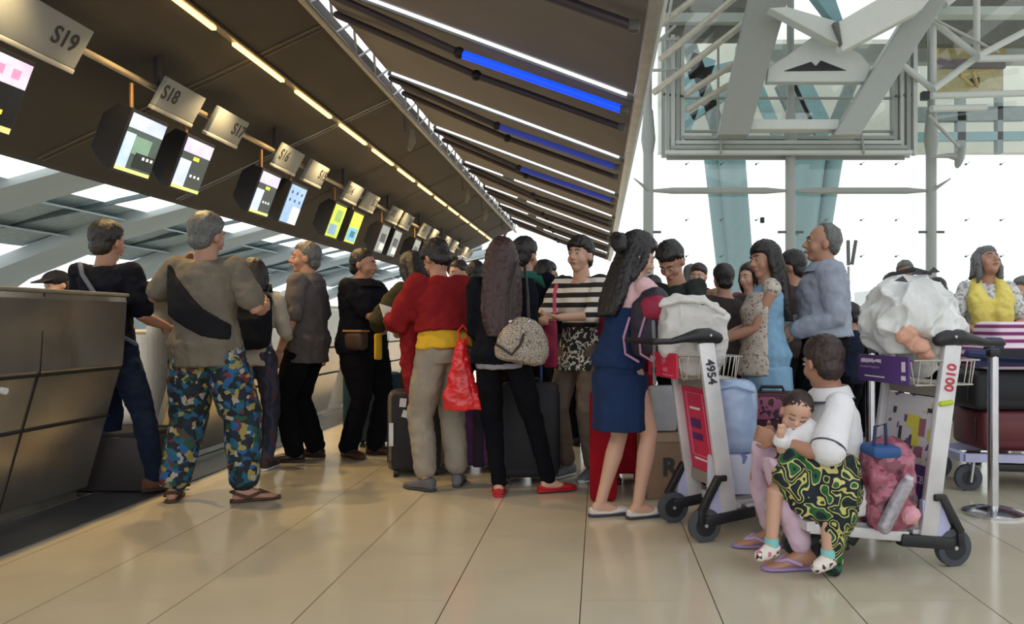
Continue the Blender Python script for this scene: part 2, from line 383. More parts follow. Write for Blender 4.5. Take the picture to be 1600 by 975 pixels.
def screen(y, label, kind):
    t = empty('information_screen', (-3.7, y, 3.0), 0, label, 'screen', 'screens hanging from the rail')
    w = .50; a = V((0, 0, -.24)); dn = V((-.17, 0, -.46)).normalized(); h = .49
    n = V((.46, 0, -.17)).normalized(); up = -dn
    rot = Matrix(((n.x, 0, up.x), (n.y, 1, up.y), (n.z, 0, up.z)))
    c = a + dn * h / 2 + V((0, w / 2, 0))
    hs = MB()
    # housing: deep box with a cut rear-lower corner
    prof = [(.02, h / 2 + .02), (-.10, h / 2 + .02), (-.19, h / 2 - .10), (-.19, -h / 2 + .10), (-.06, -h / 2 - .01), (.02, -h / 2 - .01)]
    hs.prism(prof, -w / 2 - .012, w / 2 + .012)
    hs.xf(Matrix.Translation(c) @ rot.to_4x4())
    hs.build('housing', M_dark, t, bevel=.006, flat=True)
    def patch(name, u0, u1, v0, v1, cc, em=.9, d=.024):
        q = MB().box((d, (u0 + u1) / 2 * w - w / 2, h / 2 - (v0 + v1) / 2 * h), (.004, (u1 - u0) * w, (v1 - v0) * h))
        q.xf(Matrix.Translation(c) @ rot.to_4x4())
        m = mat('screen %d %d %d %.1f' % (*cc, em), cc, .3, emit=em, var=.25, vscale=9)
        return q.build(name, m, t, flat=True)
    if kind == 0:
        patch('display', .02, .98, .02, .98, (10, 10, 14), .3)
        patch('header', .02, .98, .02, .36, (206, 186, 220), .9, .026)
        for k in range(3): patch('logo', .12 + .28 * k, .26 + .28 * k, .14, .26, (226, 130, 176), .9, .028)
        for v, u, cc in ((.44, .1, (220, 224, 60)), (.44, .3, (220, 224, 60)), (.56, .1, (60, 200, 190)), (.56, .28, (60, 200, 190)), (.70, .6, (225, 228, 70)), (.70, .1, (200, 205, 210))):
            patch('text_row', u, u + .14, v, v + .06, cc, .9, .028)
        patch('footer', .02, .98, .9, .98, (196, 204, 140), .8, .027)
    elif kind == 1:
        patch('display', .02, .98, .02, .98, (66, 84, 84), .7)
        patch('header', .02, .98, .02, .26, (176, 196, 228), .9, .026)
        patch('side_panel', .02, .28, .34, .92, (170, 198, 232), .9, .026)
        patch('picture', .3, .75, .36, .66, (110, 148, 136), .8, .026)
        patch('picture', .42, .98, .62, .88, (24, 34, 38), .4, .028)
        for k in range(3): patch('text_row', .62 + .12 * k, .68 + .12 * k, .66, .71, (220, 226, 226), .9, .03)
        patch('footer', .02, .98, .92, .98, (206, 220, 140), .9, .027)
    elif kind == 2:
        patch('display', .02, .98, .02, .98, (56, 66, 70), .6)
        patch('header', .02, .98, .02, .28, (178, 176, 222), .9, .026)
        patch('side_panel', .02, .40, .42, .92, (180, 200, 240), .9, .026)
        patch('text_row', .42, .62, .32, .39, (196, 214, 60), .9, .027)
        for k in range(3): patch('text_row', .5 + .14 * k, .56 + .14 * k, .66, .71, (210, 226, 226), .9, .027)
        patch('footer', .02, .98, .92, .98, (210, 220, 130), .9, .027)
    elif kind == 3:
        patch('display', .02, .98, .02, .98, (134, 170, 220), .9)
        patch('picture', .50, .98, .55, .98, (220, 228, 232), .9, .026)
        for k in range(6): patch('text_row', .14 + .3 * (k % 3), .22 + .3 * (k % 3), .16 + .2 * (k // 3), .23 + .2 * (k // 3), (50, 70, 130), .6, .027)
    elif kind == 4:
        patch('display', .02, .98, .02, .98, (170, 196, 60), .9)
        patch('picture', .3, .8, .15, .5, (120, 160, 90), .8, .026); patch('picture', .1, .7, .6, .9, (110, 150, 190), .8, .026)
    elif kind == 5:
        patch('display', .02, .98, .02, .98, (196, 206, 50), .9)
        patch('picture', .05, .9, .5, .92, (90, 170, 206), .9, .026); patch('picture', .3, .7, .6, .8, (40, 90, 130), .8, .027)
    else:
        patch('display', .02, .98, .02, .98, (120, 130, 136), .7)
        patch('picture', .2, .8, .3, .6, (40, 46, 52), .5, .026); patch('picture', .4, .95, .65, .9, (190, 196, 200), .8, .026)
    MB().cyl((-.02, .04, -.02), (-.02, .04, -.25), .018).build('rod', M_brass, t)
    return t
names = {-1: ('S20', 'S19'), 0: ('S18', 'S17'), 1: ('S16', 'S15'), 2: ('S14', 'S13'), 3: ('S12', 'S11'), 4: ('S10', 'S9'), 5: ('S8', 'S7'), 6: ('S6', 'S5')}
kinds = {-1: (1, 0), 0: (1, 2), 1: (2, 3), 2: (4, 5), 3: (6, 6), 4: (6, 3), 5: (6, 6), 6: (6, 6)}
for k in range(-1, 7):
    o = 2.45 * k
    a, b = names[k]
    if k >= 0:
        sign(6.62 + o, 7.24 + o, a, -.19, 'off white hanging counter sign reading %s' % a)
        sign(7.52 + o, 8.14 + o, b, .18, 'off white hanging counter sign reading %s' % b)
    else: sign(4.72, 5.62, b, .24, 'off white hanging counter sign reading S19', .30)
    q = {-1: ('', 'screen below sign S19, cut by the left edge of the photo'), 0: ('hanging screen with dark picture below sign S18', 'hanging screen with yellow row below sign S17'),
         1: ('hanging screen with yellow footer below sign S16', 'pale blue hanging screen below sign S15'), 2: ('lime green hanging screen, nearer of the green pair', 'green and blue hanging screen, farther of the green pair'),
         3: ('grey hanging screen just after the green pair', 'second grey hanging screen after the green pair')}.get(k, ('nearer hanging screen of the pair below signs %s and %s' % (a, b), 'farther hanging screen of the pair below signs %s and %s' % (a, b)))
    if k >= 0: screen(6.33 + o, q[0], kinds[k][0])
    screen(7.17 + o, q[1], kinds[k][1])
# small fittings under the canopy
t = empty('ceiling_speaker', (-3.05, 0, 0), 0, 'small white loudspeaker box under the canopy near the top left', 'speaker')
p = PX(430, 30, 7.6); t.location = p
MB().rbox((0, 0, 0), (.12, .12, .16), .02, Matrix.Rotation(.4, 3, 'Y')).build('body', M_white, t); MB().bar((-.02, 0, .06), (-.08, 0, .20), .03, .03).build('bracket', M_dark, t, flat=True)
for i, (px, py, Y, s) in enumerate(((640, 218, 10.4, 1), (728, 305, 14.9, .9), (757, 335, 17.6, 1), (788, 362, 21.0, 1))):
    p = PX(px, py, Y); zc = can(min(p.x, -2.6))
    t = empty('spot_lamp', p, 0, 'small grey hooded spot lamp hanging near the canopy edge, %s from the near end' % ordn[i], 'spot lamp', 'hooded spot lamps')
    MB().tube([(.03, 0, .10), (.035, 0, -.02), (.0, 0, -.12)], [.035, .05, .03]).build('hood', mat('pale hood', (150, 148, 142), .5), t)
    MB().tube([(.03, 0, .08), (-.06, 0, .10), (-.08, 0, max(.12, zc - p.z))], .014).build('bracket', M_dsteel, t)

# ------------------------------------------------------------------ edge truss between canopy and awning
t = empty('edge_truss', (-2.5, 0, 3.9), 0, 'pale tubular steel truss running along the upper canopy edge', 'truss')
MB().cyl((.02, 1, -.12), (.02, 24, -.12), .035).build('lower_chord', mat('pale truss tube', (170, 164, 152), .4, .4), t)
MB().cyl((.10, 1, .12), (.10, 24, .12), .03).build('upper_chord', M_dsteel, t)
s = MB(); y = 1.2; f = 1
while y < 23.5:
    s.cyl((.02, y, -.12), (.10, y + .35, .12), .013, seg=8).cyl((.10, y + .35, .12), (.02, y + .7, -.12), .013, seg=8); y += .7
s.build('web_bars', M_alu, t)

# ------------------------------------------------------------------ awning bays
RX, RZ, EX, EZ = -2.36, 3.89, .31, 2.90
gaps = [1.5 + 2.47 * k for k in range(0, 10)]
def aw(x): return RZ + (x - RX) / (EX - RX) * (EZ - RZ)
for k in range(9):
    y0, y1 = gaps[k] + .07, gaps[k + 1] - .02
    t = empty('awning_bay', (0, y0, 0), 0, 'taupe awning bay with bent arms beside the canopy, %s from the near end' % ordn[k], 'awning', 'awning bays')
    L_ = y1 - y0
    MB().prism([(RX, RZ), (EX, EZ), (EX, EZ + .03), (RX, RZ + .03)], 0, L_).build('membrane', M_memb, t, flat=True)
    MB().bar((RX, 0, RZ - .02), (EX, 0, EZ - .02), .03, .04).build('near_edge_bar', M_dsteel, t, flat=True)
    for q, dy in enumerate((.10, .70)):
        xb, zb = -1.15 + .05 * q, aw(-1.15) - .12
        pa, pb, pc = V((RX + .02, dy - .05, RZ - .06)), V((xb, dy, zb - .02)), V((EX - .10, dy, EZ - .07))
        MB().tube([pa, pb], .032, 10).build('inner_arm', M_arm, t)
        lit = (q == 0 and k in (1, 2, 3, 4))
        MB().tube([pb, pc], .036 if lit else .032, 10).build('blue_light_tube' if lit else 'outer_arm', ({1: M_blue2, 2: M_blue, 3: M_blue2, 4: M_blue2}[k] if lit else M_arm), t)
        MB().ell(pb, (.05, .05, .05)).build('elbow_joint', M_dark, t); MB().rbox(pc, (.07, .08, .07), .015).build('end_clamp', M_dsteel, t)
for k in range(1, 10):  # added glowing strips stand in for daylight through the awning gaps
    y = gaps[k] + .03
    t = empty('gap_glow', (0, y, 0), 0, 'thin glowing strip in place of daylight in the awning gap, %s from the near end' % ordn[k - 1], 'daylight stand-in', 'glowing daylight strips added in the awning')
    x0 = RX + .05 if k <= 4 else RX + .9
    MB().bar((x0, 0, aw(x0) - .01), (EX - .08, 0, aw(EX - .08) - .01), .024, .02).build('tube', M_gapglow, t, flat=True)
    if k > 4: MB().bar((RX + .05, 0, aw(RX + .05) - .01), (RX + .7, 0, aw(RX + .7) - .01), .035, .02).build('tube', M_gapglow, t, flat=True)
t = empty('awning_edge_beam', (EX + .02, 0, EZ), 0, 'long pale metal edge beam along the open side of the awning', 'beam')
MB().rbox((.0, 12.2, .02), (.09, 22.4, .13), .02).build('beam', mat('pale edge beam', (205, 205, 200), .35, .4), t)
MB().cyl((.06, 1, .12), (.06, 23.4, .12), .03).build('pipe', M_gsteel2, t)
# glowing panels added in place of daylight through the ridge gap
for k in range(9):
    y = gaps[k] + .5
    t = tag(MB().bar((-2.42, y, 4.02), (-2.42, y + 1.4, 4.02), .10, .03).build('ridge_glow', M_gapglow, None, flat=True), 'glowing panel in place of daylight above the ridge truss, %s from the near end' % ordn[k], 'daylight stand-in', 'glowing daylight panels added at the ridge')

# ------------------------------------------------------------------ far hall on the left behind the canopy
def arch(yc, w, label):
    pts = [(-7.0, 5.6), (-9.5, 5.15), (-12.5, 4.55), (-15.5, 3.7), (-18.5, 2.5), (-20.5, 1.2), (-22, -.0)]
    s = MB(); n = len(pts); rings = []
    for i, (x, z) in enumerate(pts):
        a = i / (n - 1); ww = w * (.55 + .35 * a ** 1.3); th = .35
        rings.append([V((x, yc - ww / 2, z)), V((x, yc + ww / 2, z)), V((x - .15, yc + ww / 2, z + th)), V((x - .15, yc - ww / 2, z + th))])
    o = s.loft(rings).build('roof_arch', M_hall, None, bevel=.03)
    return tag(o, label, 'roof arch', 'grey roof arches of the far hall')
for k in range(9):
    y = 8.0 + 5.7 * k
    arch(y, 2.6, 'broad grey curved roof arch of the far left hall, %s from the near end' % ordn[k])
    t = empty('roof_louvre_bay', (0, y + 2.85, 0), 0, 'pale louvred roof bay between grey arches on the left, %s from the near end' % ordn[k], 'roof bay', 'louvred roof bays')
    s = MB()
    for j in range(2):
        x0 = -14.5 - j * 1.7; z0 = 4.2 - j * .5
        s.bar((x0, -2.2, z0), (x0, 2.2, z0), .42, .05, (.21, 0, 1))
    s.build('louvre_blades', M_hall2, t, flat=True)
    MB().bar((-13.2, 0, 4.75), (-17.6, 0, 3.42), 4.4, .06).build('infill_panel', mat('slate infill', (160, 174, 178), .7), t, flat=True)
    MB().bar((-7.4, 0, 5.72), (-17.3, 0, 3.6), .10, .12).build('rafter', mat('dark teal rafter', (86, 104, 108), .6), t, flat=True)
    MB().bar((-12.2, .2, 4.85), (-13.7, .2, 4.42), 3.7, .03).build('skylight', M_skylight, t, flat=True)
tag(MB().bar((-19, 6, -.2), (-19, 50, -.2), .3, 1.7).build('hall_parapet', M_hall, None, flat=True), 'low grey parapet along the far left hall', 'parapet')

# ------------------------------------------------------------------ glazed facade on the right
FY = 22.0
def fp(px, py, Y=FY): return PX(px, py, Y)
def col_post(px, label, y=FY):
    p = fp(px, 503, y)
    t = empty('facade_column', (p.x, y, 0), 0, label, 'column', 'slim facade columns')
    MB().cyl((0, 0, 0), (0, 0, 5.9), .14).build('shaft', M_gsteel, t)
    MB().tube([(0, 0, 5.7), (0, 0, 6.1), (0, 0, 6.9)], [.14, .2, .13], caps=False).build('head', M_gsteel, t)
    MB().cyl((0, 0, 6.9), (0, 0, 10.9), .10).build('upper_shaft', M_gsteel, t)
    for z in (2.1, 3.55): MB().cyl((-.35, -.02, z), (.35, -.02, z), .035, seg=8).build('bracket', M_dsteel, t)
    return t
col_post(1013, 'slim grey facade column, leftmost of the three at the glass wall')
col_post(1235, 'slim grey facade column in the middle of the glass wall')
col_post(1455, 'slim grey facade column, rightmost of the three at the glass wall')
def beam2(name, pts, Y, d, m, label, cat, group=None):
    """prismatic steel plate member: outline (pixels at depth Y) extruded by real thickness d"""
    q = [fp(x, y, Y) for x, y in pts]
    o = MB().prism([(p.x, p.z) for p in q], Y, Y + d).build(name, m, None, flat=True, bevel=.03)
    return tag(o, label, cat, group)
for (a, b, lb) in ((1013, 1235, 'left'), (1235, 1455, 'right')):
    pa, pb = fp(a + 8, 298), fp(b - 8, 298)
    tag(MB().tube([pa, pa.lerp(pb, .15), pa.lerp(pb, .85), pb], [.04, .09, .09, .04], 10).build('tie_beam', M_gsteel, None), 'slim tapered horizontal tie between facade columns, %s bay' % lb, 'beam', 'horizontal facade ties')
for px, d in ((1013, -1), (1455, 1)):
    pa = fp(px, 298); tag(MB().tube([pa + V((0, -.1, 0)), pa + V((.4 * d, -.3, .28))], [.06, .015], 8).build('spike_bracket', M_gsteel, None), 'small pointed steel bracket on the %s facade column' % ('left' if d < 0 else 'right'), 'bracket', 'pointed brackets')
# big frame (portal) of horizontal louvres
t = empty('louvre_frame', fp(1230, 240), 0, 'large rectangular grey frame lined with horizontal louvres on the glass wall', 'frame')
O = fp(1230, 240)
def L3(px, py, dy=0): q = fp(px, py); return V((q.x - O.x, dy, q.z - O.z))
for i, yy in enumerate((216, 225, 234, 243)):
    a = 1070 - (i + 1) * 8; b = 1392 + (i + 1) * 6
    MB().bar(L3(a, yy, -.12 * i), L3(b, yy, -.12 * i), .22, .10).build('sill_louvre', M_gsteel2 if i % 2 else M_gsteel, t, flat=True)
MB().box((L3(1230, 230, .2)), (6.6, .05, .62)).build('sill_back', M_gsteel, t, flat=True)
MB().box(L3(1052, 150, .25), (.62, .05, 3.3)).build('jamb_back', M_gsteel2, t, flat=True)
MB().box(L3(1411, 150, .25), (.56, .05, 3.3)).build('jamb_back', M_gsteel2, t, flat=True)
for i, xx in enumerate((1041, 1050, 1058, 1066)):
    MB().bar(L3(xx, 60, -.1 * (3 - i)), L3(xx, 246 - i * 8, -.1 * (3 - i)), .10, .2, (0, 1, 0)).build('left_louvre', M_gsteel2 if i % 2 else M_gsteel, t, flat=True)
for i, xx in enumerate((1398, 1406, 1414, 1422)):
    MB().bar(L3(xx, 60, -.1 * i), L3(xx, 222 + i * 8, -.1 * i), .10, .2, (0, 1, 0)).build('right_louvre', M_gsteel2 if i % 2 else M_gsteel, t, flat=True)
MB().bar(L3(1035, 152, -.3), L3(1068, 152, -.1), .05, .06).bar(L3(1396, 152, -.1), L3(1426, 152, -.3), .05, .06).build('clip', M_dsteel, t, flat=True)
for xx in (1122, 1340): MB().bar(L3(xx, 212, -.3), L3(xx, 246, -.5), .05, .1, (0, 1, 0)).build('divider', M_gsteel, t, flat=True)
MB().cyl(L3(1123, 60, .1), L3(1123, 212, .1), .035).build('mullion', M_gsteel, t)
MB().cyl(L3(1070, 152, .1), L3(1396, 152, .1), .04).build('transom', M_gsteel, t); MB().cyl(L3(1070, 204, .1), L3(1396, 204, .1), .04).build('transom', M_gsteel, t)
# great A frame
beam2('leaning_beam', [(1184, -60), (1249, -60), (1170, 211), (1123, 211)], 20.4, .55, mat('mid grey steel plate', (138, 142, 136), .55, var=.02), 'broad grey steel leg leaning left inside the great frame', 'steel member', 'great frame legs')
beam2('leaning_beam', [(1455, -40), (1505, -40), (1344, 211), (1303, 211)], 20.4, .55, M_gsteel, 'broad grey steel leg leaning right inside the great frame', 'steel member', 'great frame legs')
beam2('frame_crossbeam', [(1168, 186), (1312, 186), (1312, 202), (1168, 202)], 20.6, .4, M_gsteel2, 'lower horizontal crossbeam between the two steel legs', 'steel member')
beam2('frame_gusset', [(1200, 104), (1228, 88), (1268, 58), (1300, 58), (1345, 84), (1362, 104), (1352, 128), (1198, 128)], 20.7, .3, M_gsteel2, 'light grey gusset plate above the crossbeam in the great frame', 'steel member')
beam2('frame_gusset_slot', [(1224, 111), (1268, 96), (1275, 103), (1283, 94), (1324, 110)], 20.67, .04, M_dark, 'dark triangular opening in the gusset plate', 'opening')
beam2('steel_strut', [(1310, 34), (1420, -30), (1475, -30), (1440, 15), (1316, 80)], 19.6, .5, mat('bright steel plate', (206, 210, 204), .5, var=.02), 'wide pale steel strut rising right from the node', 'steel member')
beam2('steel_strut', [(1202, 12), (1230, 10), (1306, 32), (1317, 70), (1300, 64)], 19.7, .4, M_gsteel2, 'pale steel strut coming from the left to the node', 'steel member')
beam2('steel_strut', [(1262, -20), (1300, -20), (1318, 32), (1306, 38)], 19.8, .4, M_teal, 'narrow bluish strut rising from the node to the top', 'steel member')
beam2('node_wedge', [(1302, 34), (1311, 33), (1317, 70)], 19.5, .3, M_dsteel, 'dark steel wedge at the strut node', 'steel member')
def tubes(name, lst, m, label, cat, Y=21.0, r=.09, group=None):
    for i, (a, b, c, d) in enumerate(lst):
        o = MB().cyl(fp(a, b, Y), fp(c, d, Y + .5), r, seg=10).build(name, m, None)
        tag(o, label % ordn[i], cat, group)
tubes('brace_tube', [(1021, 145, 1174, 28), (1032, 93, 1150, -5), (1070, 148, 1160, 92), (1074, 172, 1158, 122), (1030, 40, 1090, -6)], mat('pale tube', (188, 184, 170), .45, .2), 'diagonal pale steel brace tube left of the great frame, %s of the set', 'tube', 21.2, .09, 'left brace tubes')
tubes('truss_tube', [(1402, 95, 1458, 140), (1440, 20, 1528, 88), (1458, 140, 1528, 88), (1528, 88, 1600, 50), (1455, 150, 1620, 145), (1528, 92, 1625, 90), (1458, -10, 1458, 140), (1526, -10, 1526, 90), (1476, 8, 1505, -15), (1455, 170, 1540, 168)], M_gsteel2, 'pale roof truss tube at the upper right, %s of the set', 'tube', 21.2, .09, 'right truss tubes')
tubes('thin_rod', [(1456, 28, 1560, 82), (1452, 180, 1500, 232), (1020, 60, 1060, 62), (1018, 75, 1055, 40), (1050, -5, 1040, 60), (1020, 110, 1058, 108)], mat('thin steel rod', (170, 172, 166), .5), 'thin steel rod in the roof truss, %s of the set', 'rod', 21.0, .04, 'thin truss rods')
def band(name, a, b, c, d, Y, th, m, label):
    p, q = fp(a, b, Y), fp(c, d, Y)
    o = MB().box(((p.x + q.x) / 2, Y, (p.z + q.z) / 2), (abs(q.x - p.x), th, abs(p.z - q.z))).build(name, m, None, flat=True)
    return tag(o, label, 'beam')
band('roof_beam', 1028, 24, 1180, 38, 22.5, .4, M_gsteel2, 'light horizontal roof beam left of the great frame')
band('roof_beam', 1040, 40, 1180, 64, 22.8, .4, mat('dark roof panel', (104, 104, 96), .7), 'dark horizontal roof beam left of the great frame')
band('roof_beam', 1425, 14, 1640, 27, 22.5, .4, M_gsteel2, 'light horizontal roof beam at the upper right')
band('roof_beam', 1425, -40, 1640, 13, 24.0, .4, MATS['dark roof panel'], 'dark roof panel along the top right corner')
band('roof_beam', 1425, 28, 1640, 72, 24.0, .4, MATS['dark roof panel'], 'dark roof panel below the light beam at upper right')
band('roof_beam', 1028, -60, 1200, 16, 24.0, .4, MATS['dark roof panel'], 'dark roof panel above the left brace tubes')
band('distant_wall', 1150, 72, 1680, 100, 25.5, .4, M_gsteel, 'grey outer wall band high behind the great frame')
yel = mat('yellow service gantry', (176, 158, 104), .6)
band('service_gantry', 1462, 70, 1565, 96, 24.4, .5, yel, 'ochre service gantry panel in the upper right truss')
band('service_gantry', 1462, 96, 1565, 110, 24.3, .5, mat('purple grey glazing', (110, 98, 106), .6), 'purplish window band of the service gantry')
band('service_gantry', 1462, 110, 1560, 142, 24.4, .5, mat('pale ochre', (190, 178, 136), .6), 'pale ochre lower part of the service gantry')
for i, (a, b, c, d) in enumerate(((1500, 118, 1552, 110), (1500, 118, 1520, 134), (1520, 112, 1528, 136))):
    tag(MB().cyl(fp(a, b, 21.5), fp(c, d, 21.7), .05, seg=8).build('gantry_rail', yel, None), 'small yellow rail on the service gantry, %s one' % ordn[i], 'rail', 'gantry rails')
tag(MB().box(fp(1445, 150, 20.8), (.18, .2, .2)).build('camera_box', M_dark, None, flat=True), 'small black box beside the top of the right column', 'camera')
tag(MB().box(fp(1523, 128, 24.05), (.2, .2, .22)).build('camera_box', M_dark, None, flat=True), 'small black box on the yellow gantry', 'camera')
# outer building seen through the upper glass
band('outer_building', 1028, 65, 1700, 240, 31.0, .5, mat('pale outer building', (214, 216, 204), .8, var=.12, vscale=.5), 'pale building wall outside the upper glass')
for i, (a, b, c, d, w) in enumerate(((1075, 66, 1135, 240, .5), (1100, 90, 1060, 200, .9), (1225, 130, 1262, 212, .7), (1250, 130, 1290, 212, .7), (1330, 130, 1300, 205, .4), (1180, 130, 1215, 212, .4), (1400, 180, 1600, 178, .5), (1400, 215, 1600, 213, .3), (1560, 60, 1560, 240, .2), (1075, 120, 1160, 100, .3), (1500, 150, 1500, 240, .3), (1080, 185, 1180, 120, .25))):
    p, q = fp(a, b, 29.0), fp(c, d, 29.0)
    tag(MB().bar(p, q, w, .3, (0, 1, 0)).build('outer_beam', (M_teal if i % 2 else mat('slate beam', (120, 134, 134), .6)), None, flat=True), 'blurred outer steel beam behind the upper glass, %s of the set' % ordn[i], 'beam', 'outer beams behind the glass')
# leaning outdoor columns
for i, (a, b, c, d, w) in enumerate(((1112, 240, 1142, 520, .62), (1140, 240, 1164, 520, 1.15), (1266, 240, 1236, 520, 1.15), (1305, 240, 1262, 520, .62))):
    p, q = fp(a, b, 29.5), fp(c, d, 29.5)
    tag(MB().cyl(q, p, w * .5 * .85, w * .5).build('leaning_column', M_teal, None), ['thin teal column outside the glass, leftmost', 'thick teal column outside the glass, left pair', 'thick teal column outside the glass, right pair', 'thin teal column outside the glass, rightmost'][i], 'column', 'leaning teal columns')
# glass wall and fittings
struct(MB().box((9.0, FY + .25, 5.4), (17, .02, 11)).build('window_1', glass('clear facade glass', (252, 254, 253), alpha=.05), None, flat=True))
i = 0
for px in (1070, 1125, 1180, 1290, 1345, 1400, 1510, 1565):
    for py in (343, 400, 255):
        i += 1
        p = fp(px + 3, py)
        tag(MB().rbox(p + V((0, .15, 0)), (.045, .1, .045), .015).cyl(p + V((.0, .1, 0)), p + V((.08, .1, .05)), .008, seg=6).build('glass_fitting', M_dsteel, None), 'small dark glass fitting on the facade glazing, ' + ('middle' if py == 400 else 'upper' if py == 255 else 'centre') + ' height, ' + ordn[(i - 1) // 3] + ' column', 'glass fitting', 'spider fittings on the glass')
t = empty('disc_clamp', fp(1500, 245, 21.5), 0, 'grey disc shaped clamp beside the right facade column', 'clamp')
MB().ell((0, 0, 0), (.10, .2, .32), Matrix.Rotation(.25, 3, 'Y')).build('disc', M_gsteel, t); MB().tube([(-.75, 0, .0), (-.3, 0, .03), (0, 0, -.02)], [.03, .07, .12]).build('arm', M_gsteel, t)
MB().cyl((0, 0, .2), (-.7, 0, .9), .02).build('stay', M_gsteel, t)
tag(MB().rbox(fp(1191, 344, FY + .22), (.12, .06, .16), .02).build('door_sticker', M_dark, None), 'small black spot on the middle pane of glass', 'sticker')
t = empty('twin_post', fp(1330, 395, 20.5), 0, 'pair of thin dark antenna posts outside behind the elderly man', 'antenna')
MB().cyl((-.07, 0, -.32), (-.08, 0, .32), .045).build('post', M_dsteel, t); MB().cyl((.02, 0, -.30), (.12, 0, .32), .045).build('post', M_dsteel, t)
MB().cyl((-.07, 0, -.35), (-.07, 0, -6), .03).build('mast', M_gsteel, t)
# low pale buildings on the horizon outside
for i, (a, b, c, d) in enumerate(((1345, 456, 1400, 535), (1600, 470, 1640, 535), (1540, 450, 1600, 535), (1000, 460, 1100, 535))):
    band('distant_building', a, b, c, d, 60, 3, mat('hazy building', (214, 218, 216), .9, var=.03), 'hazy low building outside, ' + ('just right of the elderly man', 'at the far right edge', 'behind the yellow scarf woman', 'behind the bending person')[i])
# roof of the terminal hall above everything
for i in range(7):
    x0 = -6 + i * 3.4
    struct(MB().box((x0 + 1.1, 7, 11.6), (2.3, 34, .25)).build('ceiling', M_gsteel, None, flat=True))
struct(MB().box((5, 24, -.06), (60, 2, .1)).build('trim_3', M_stone, flat=True))
tag(MB().box((5, 70, -.3), (160, 92, .1)).build('apron_ground', mat('pale concrete', (200, 200, 196), .9), None, flat=True), 'pale concrete ground outside the glass wall', 'ground')
# ------------------------------------------------------------------ people
def ik(a, b, l1, l2, pole):
    d = b - a; L = d.length
    if L > (l1 + l2) * .995: d = d * ((l1 + l2) * .995 / L); L = d.length
    u = d.normalized(); x = (l1 * l1 - l2 * l2 + L * L) / (2 * L); h = math.sqrt(max(0, l1 * l1 - x * x))
    p = V(pole); p = p - u * p.dot(u); p = p.normalized() if p.length > 1e-6 else V((0, 1, 0))
    return a + u * x + p * h, a + d
def ss(a, b, x):
    t = max(0., min(1., (x - a) / (b - a))); return t * t * (3 - 2 * t)
SKIN = {'a': mat('tan skin', (172, 128, 106), .5, var=.05), 'b': mat('light skin', (200, 158, 136), .5, var=.05), 'c': mat('brown skin', (140, 100, 80), .5, var=.05)}
def hairmat(name, c): return mat(name, c, .42, bump=.5, bscale=60, stretch=(3, 3, .25), var=.3, vscale=30)
H_black = hairmat('black hair', (26, 23, 24)); H_brown = hairmat('dark brown hair', (48, 32, 30)); H_grey = hairmat('greying hair', (92, 94, 94)); H_red = hairmat('reddish brown hair', (58, 34, 36))
M_eye = mat('eye white', (205, 200, 195), .4); M_iris = mat('iris', (26, 18, 16), .3); M_lip = mat('lips', (160, 84, 78), .5)
def cloth(name, c, rough=.9, var=.1): return mat(name, c, rough, bump=.35, bscale=18, var=var, vscale=9, spec=.12)

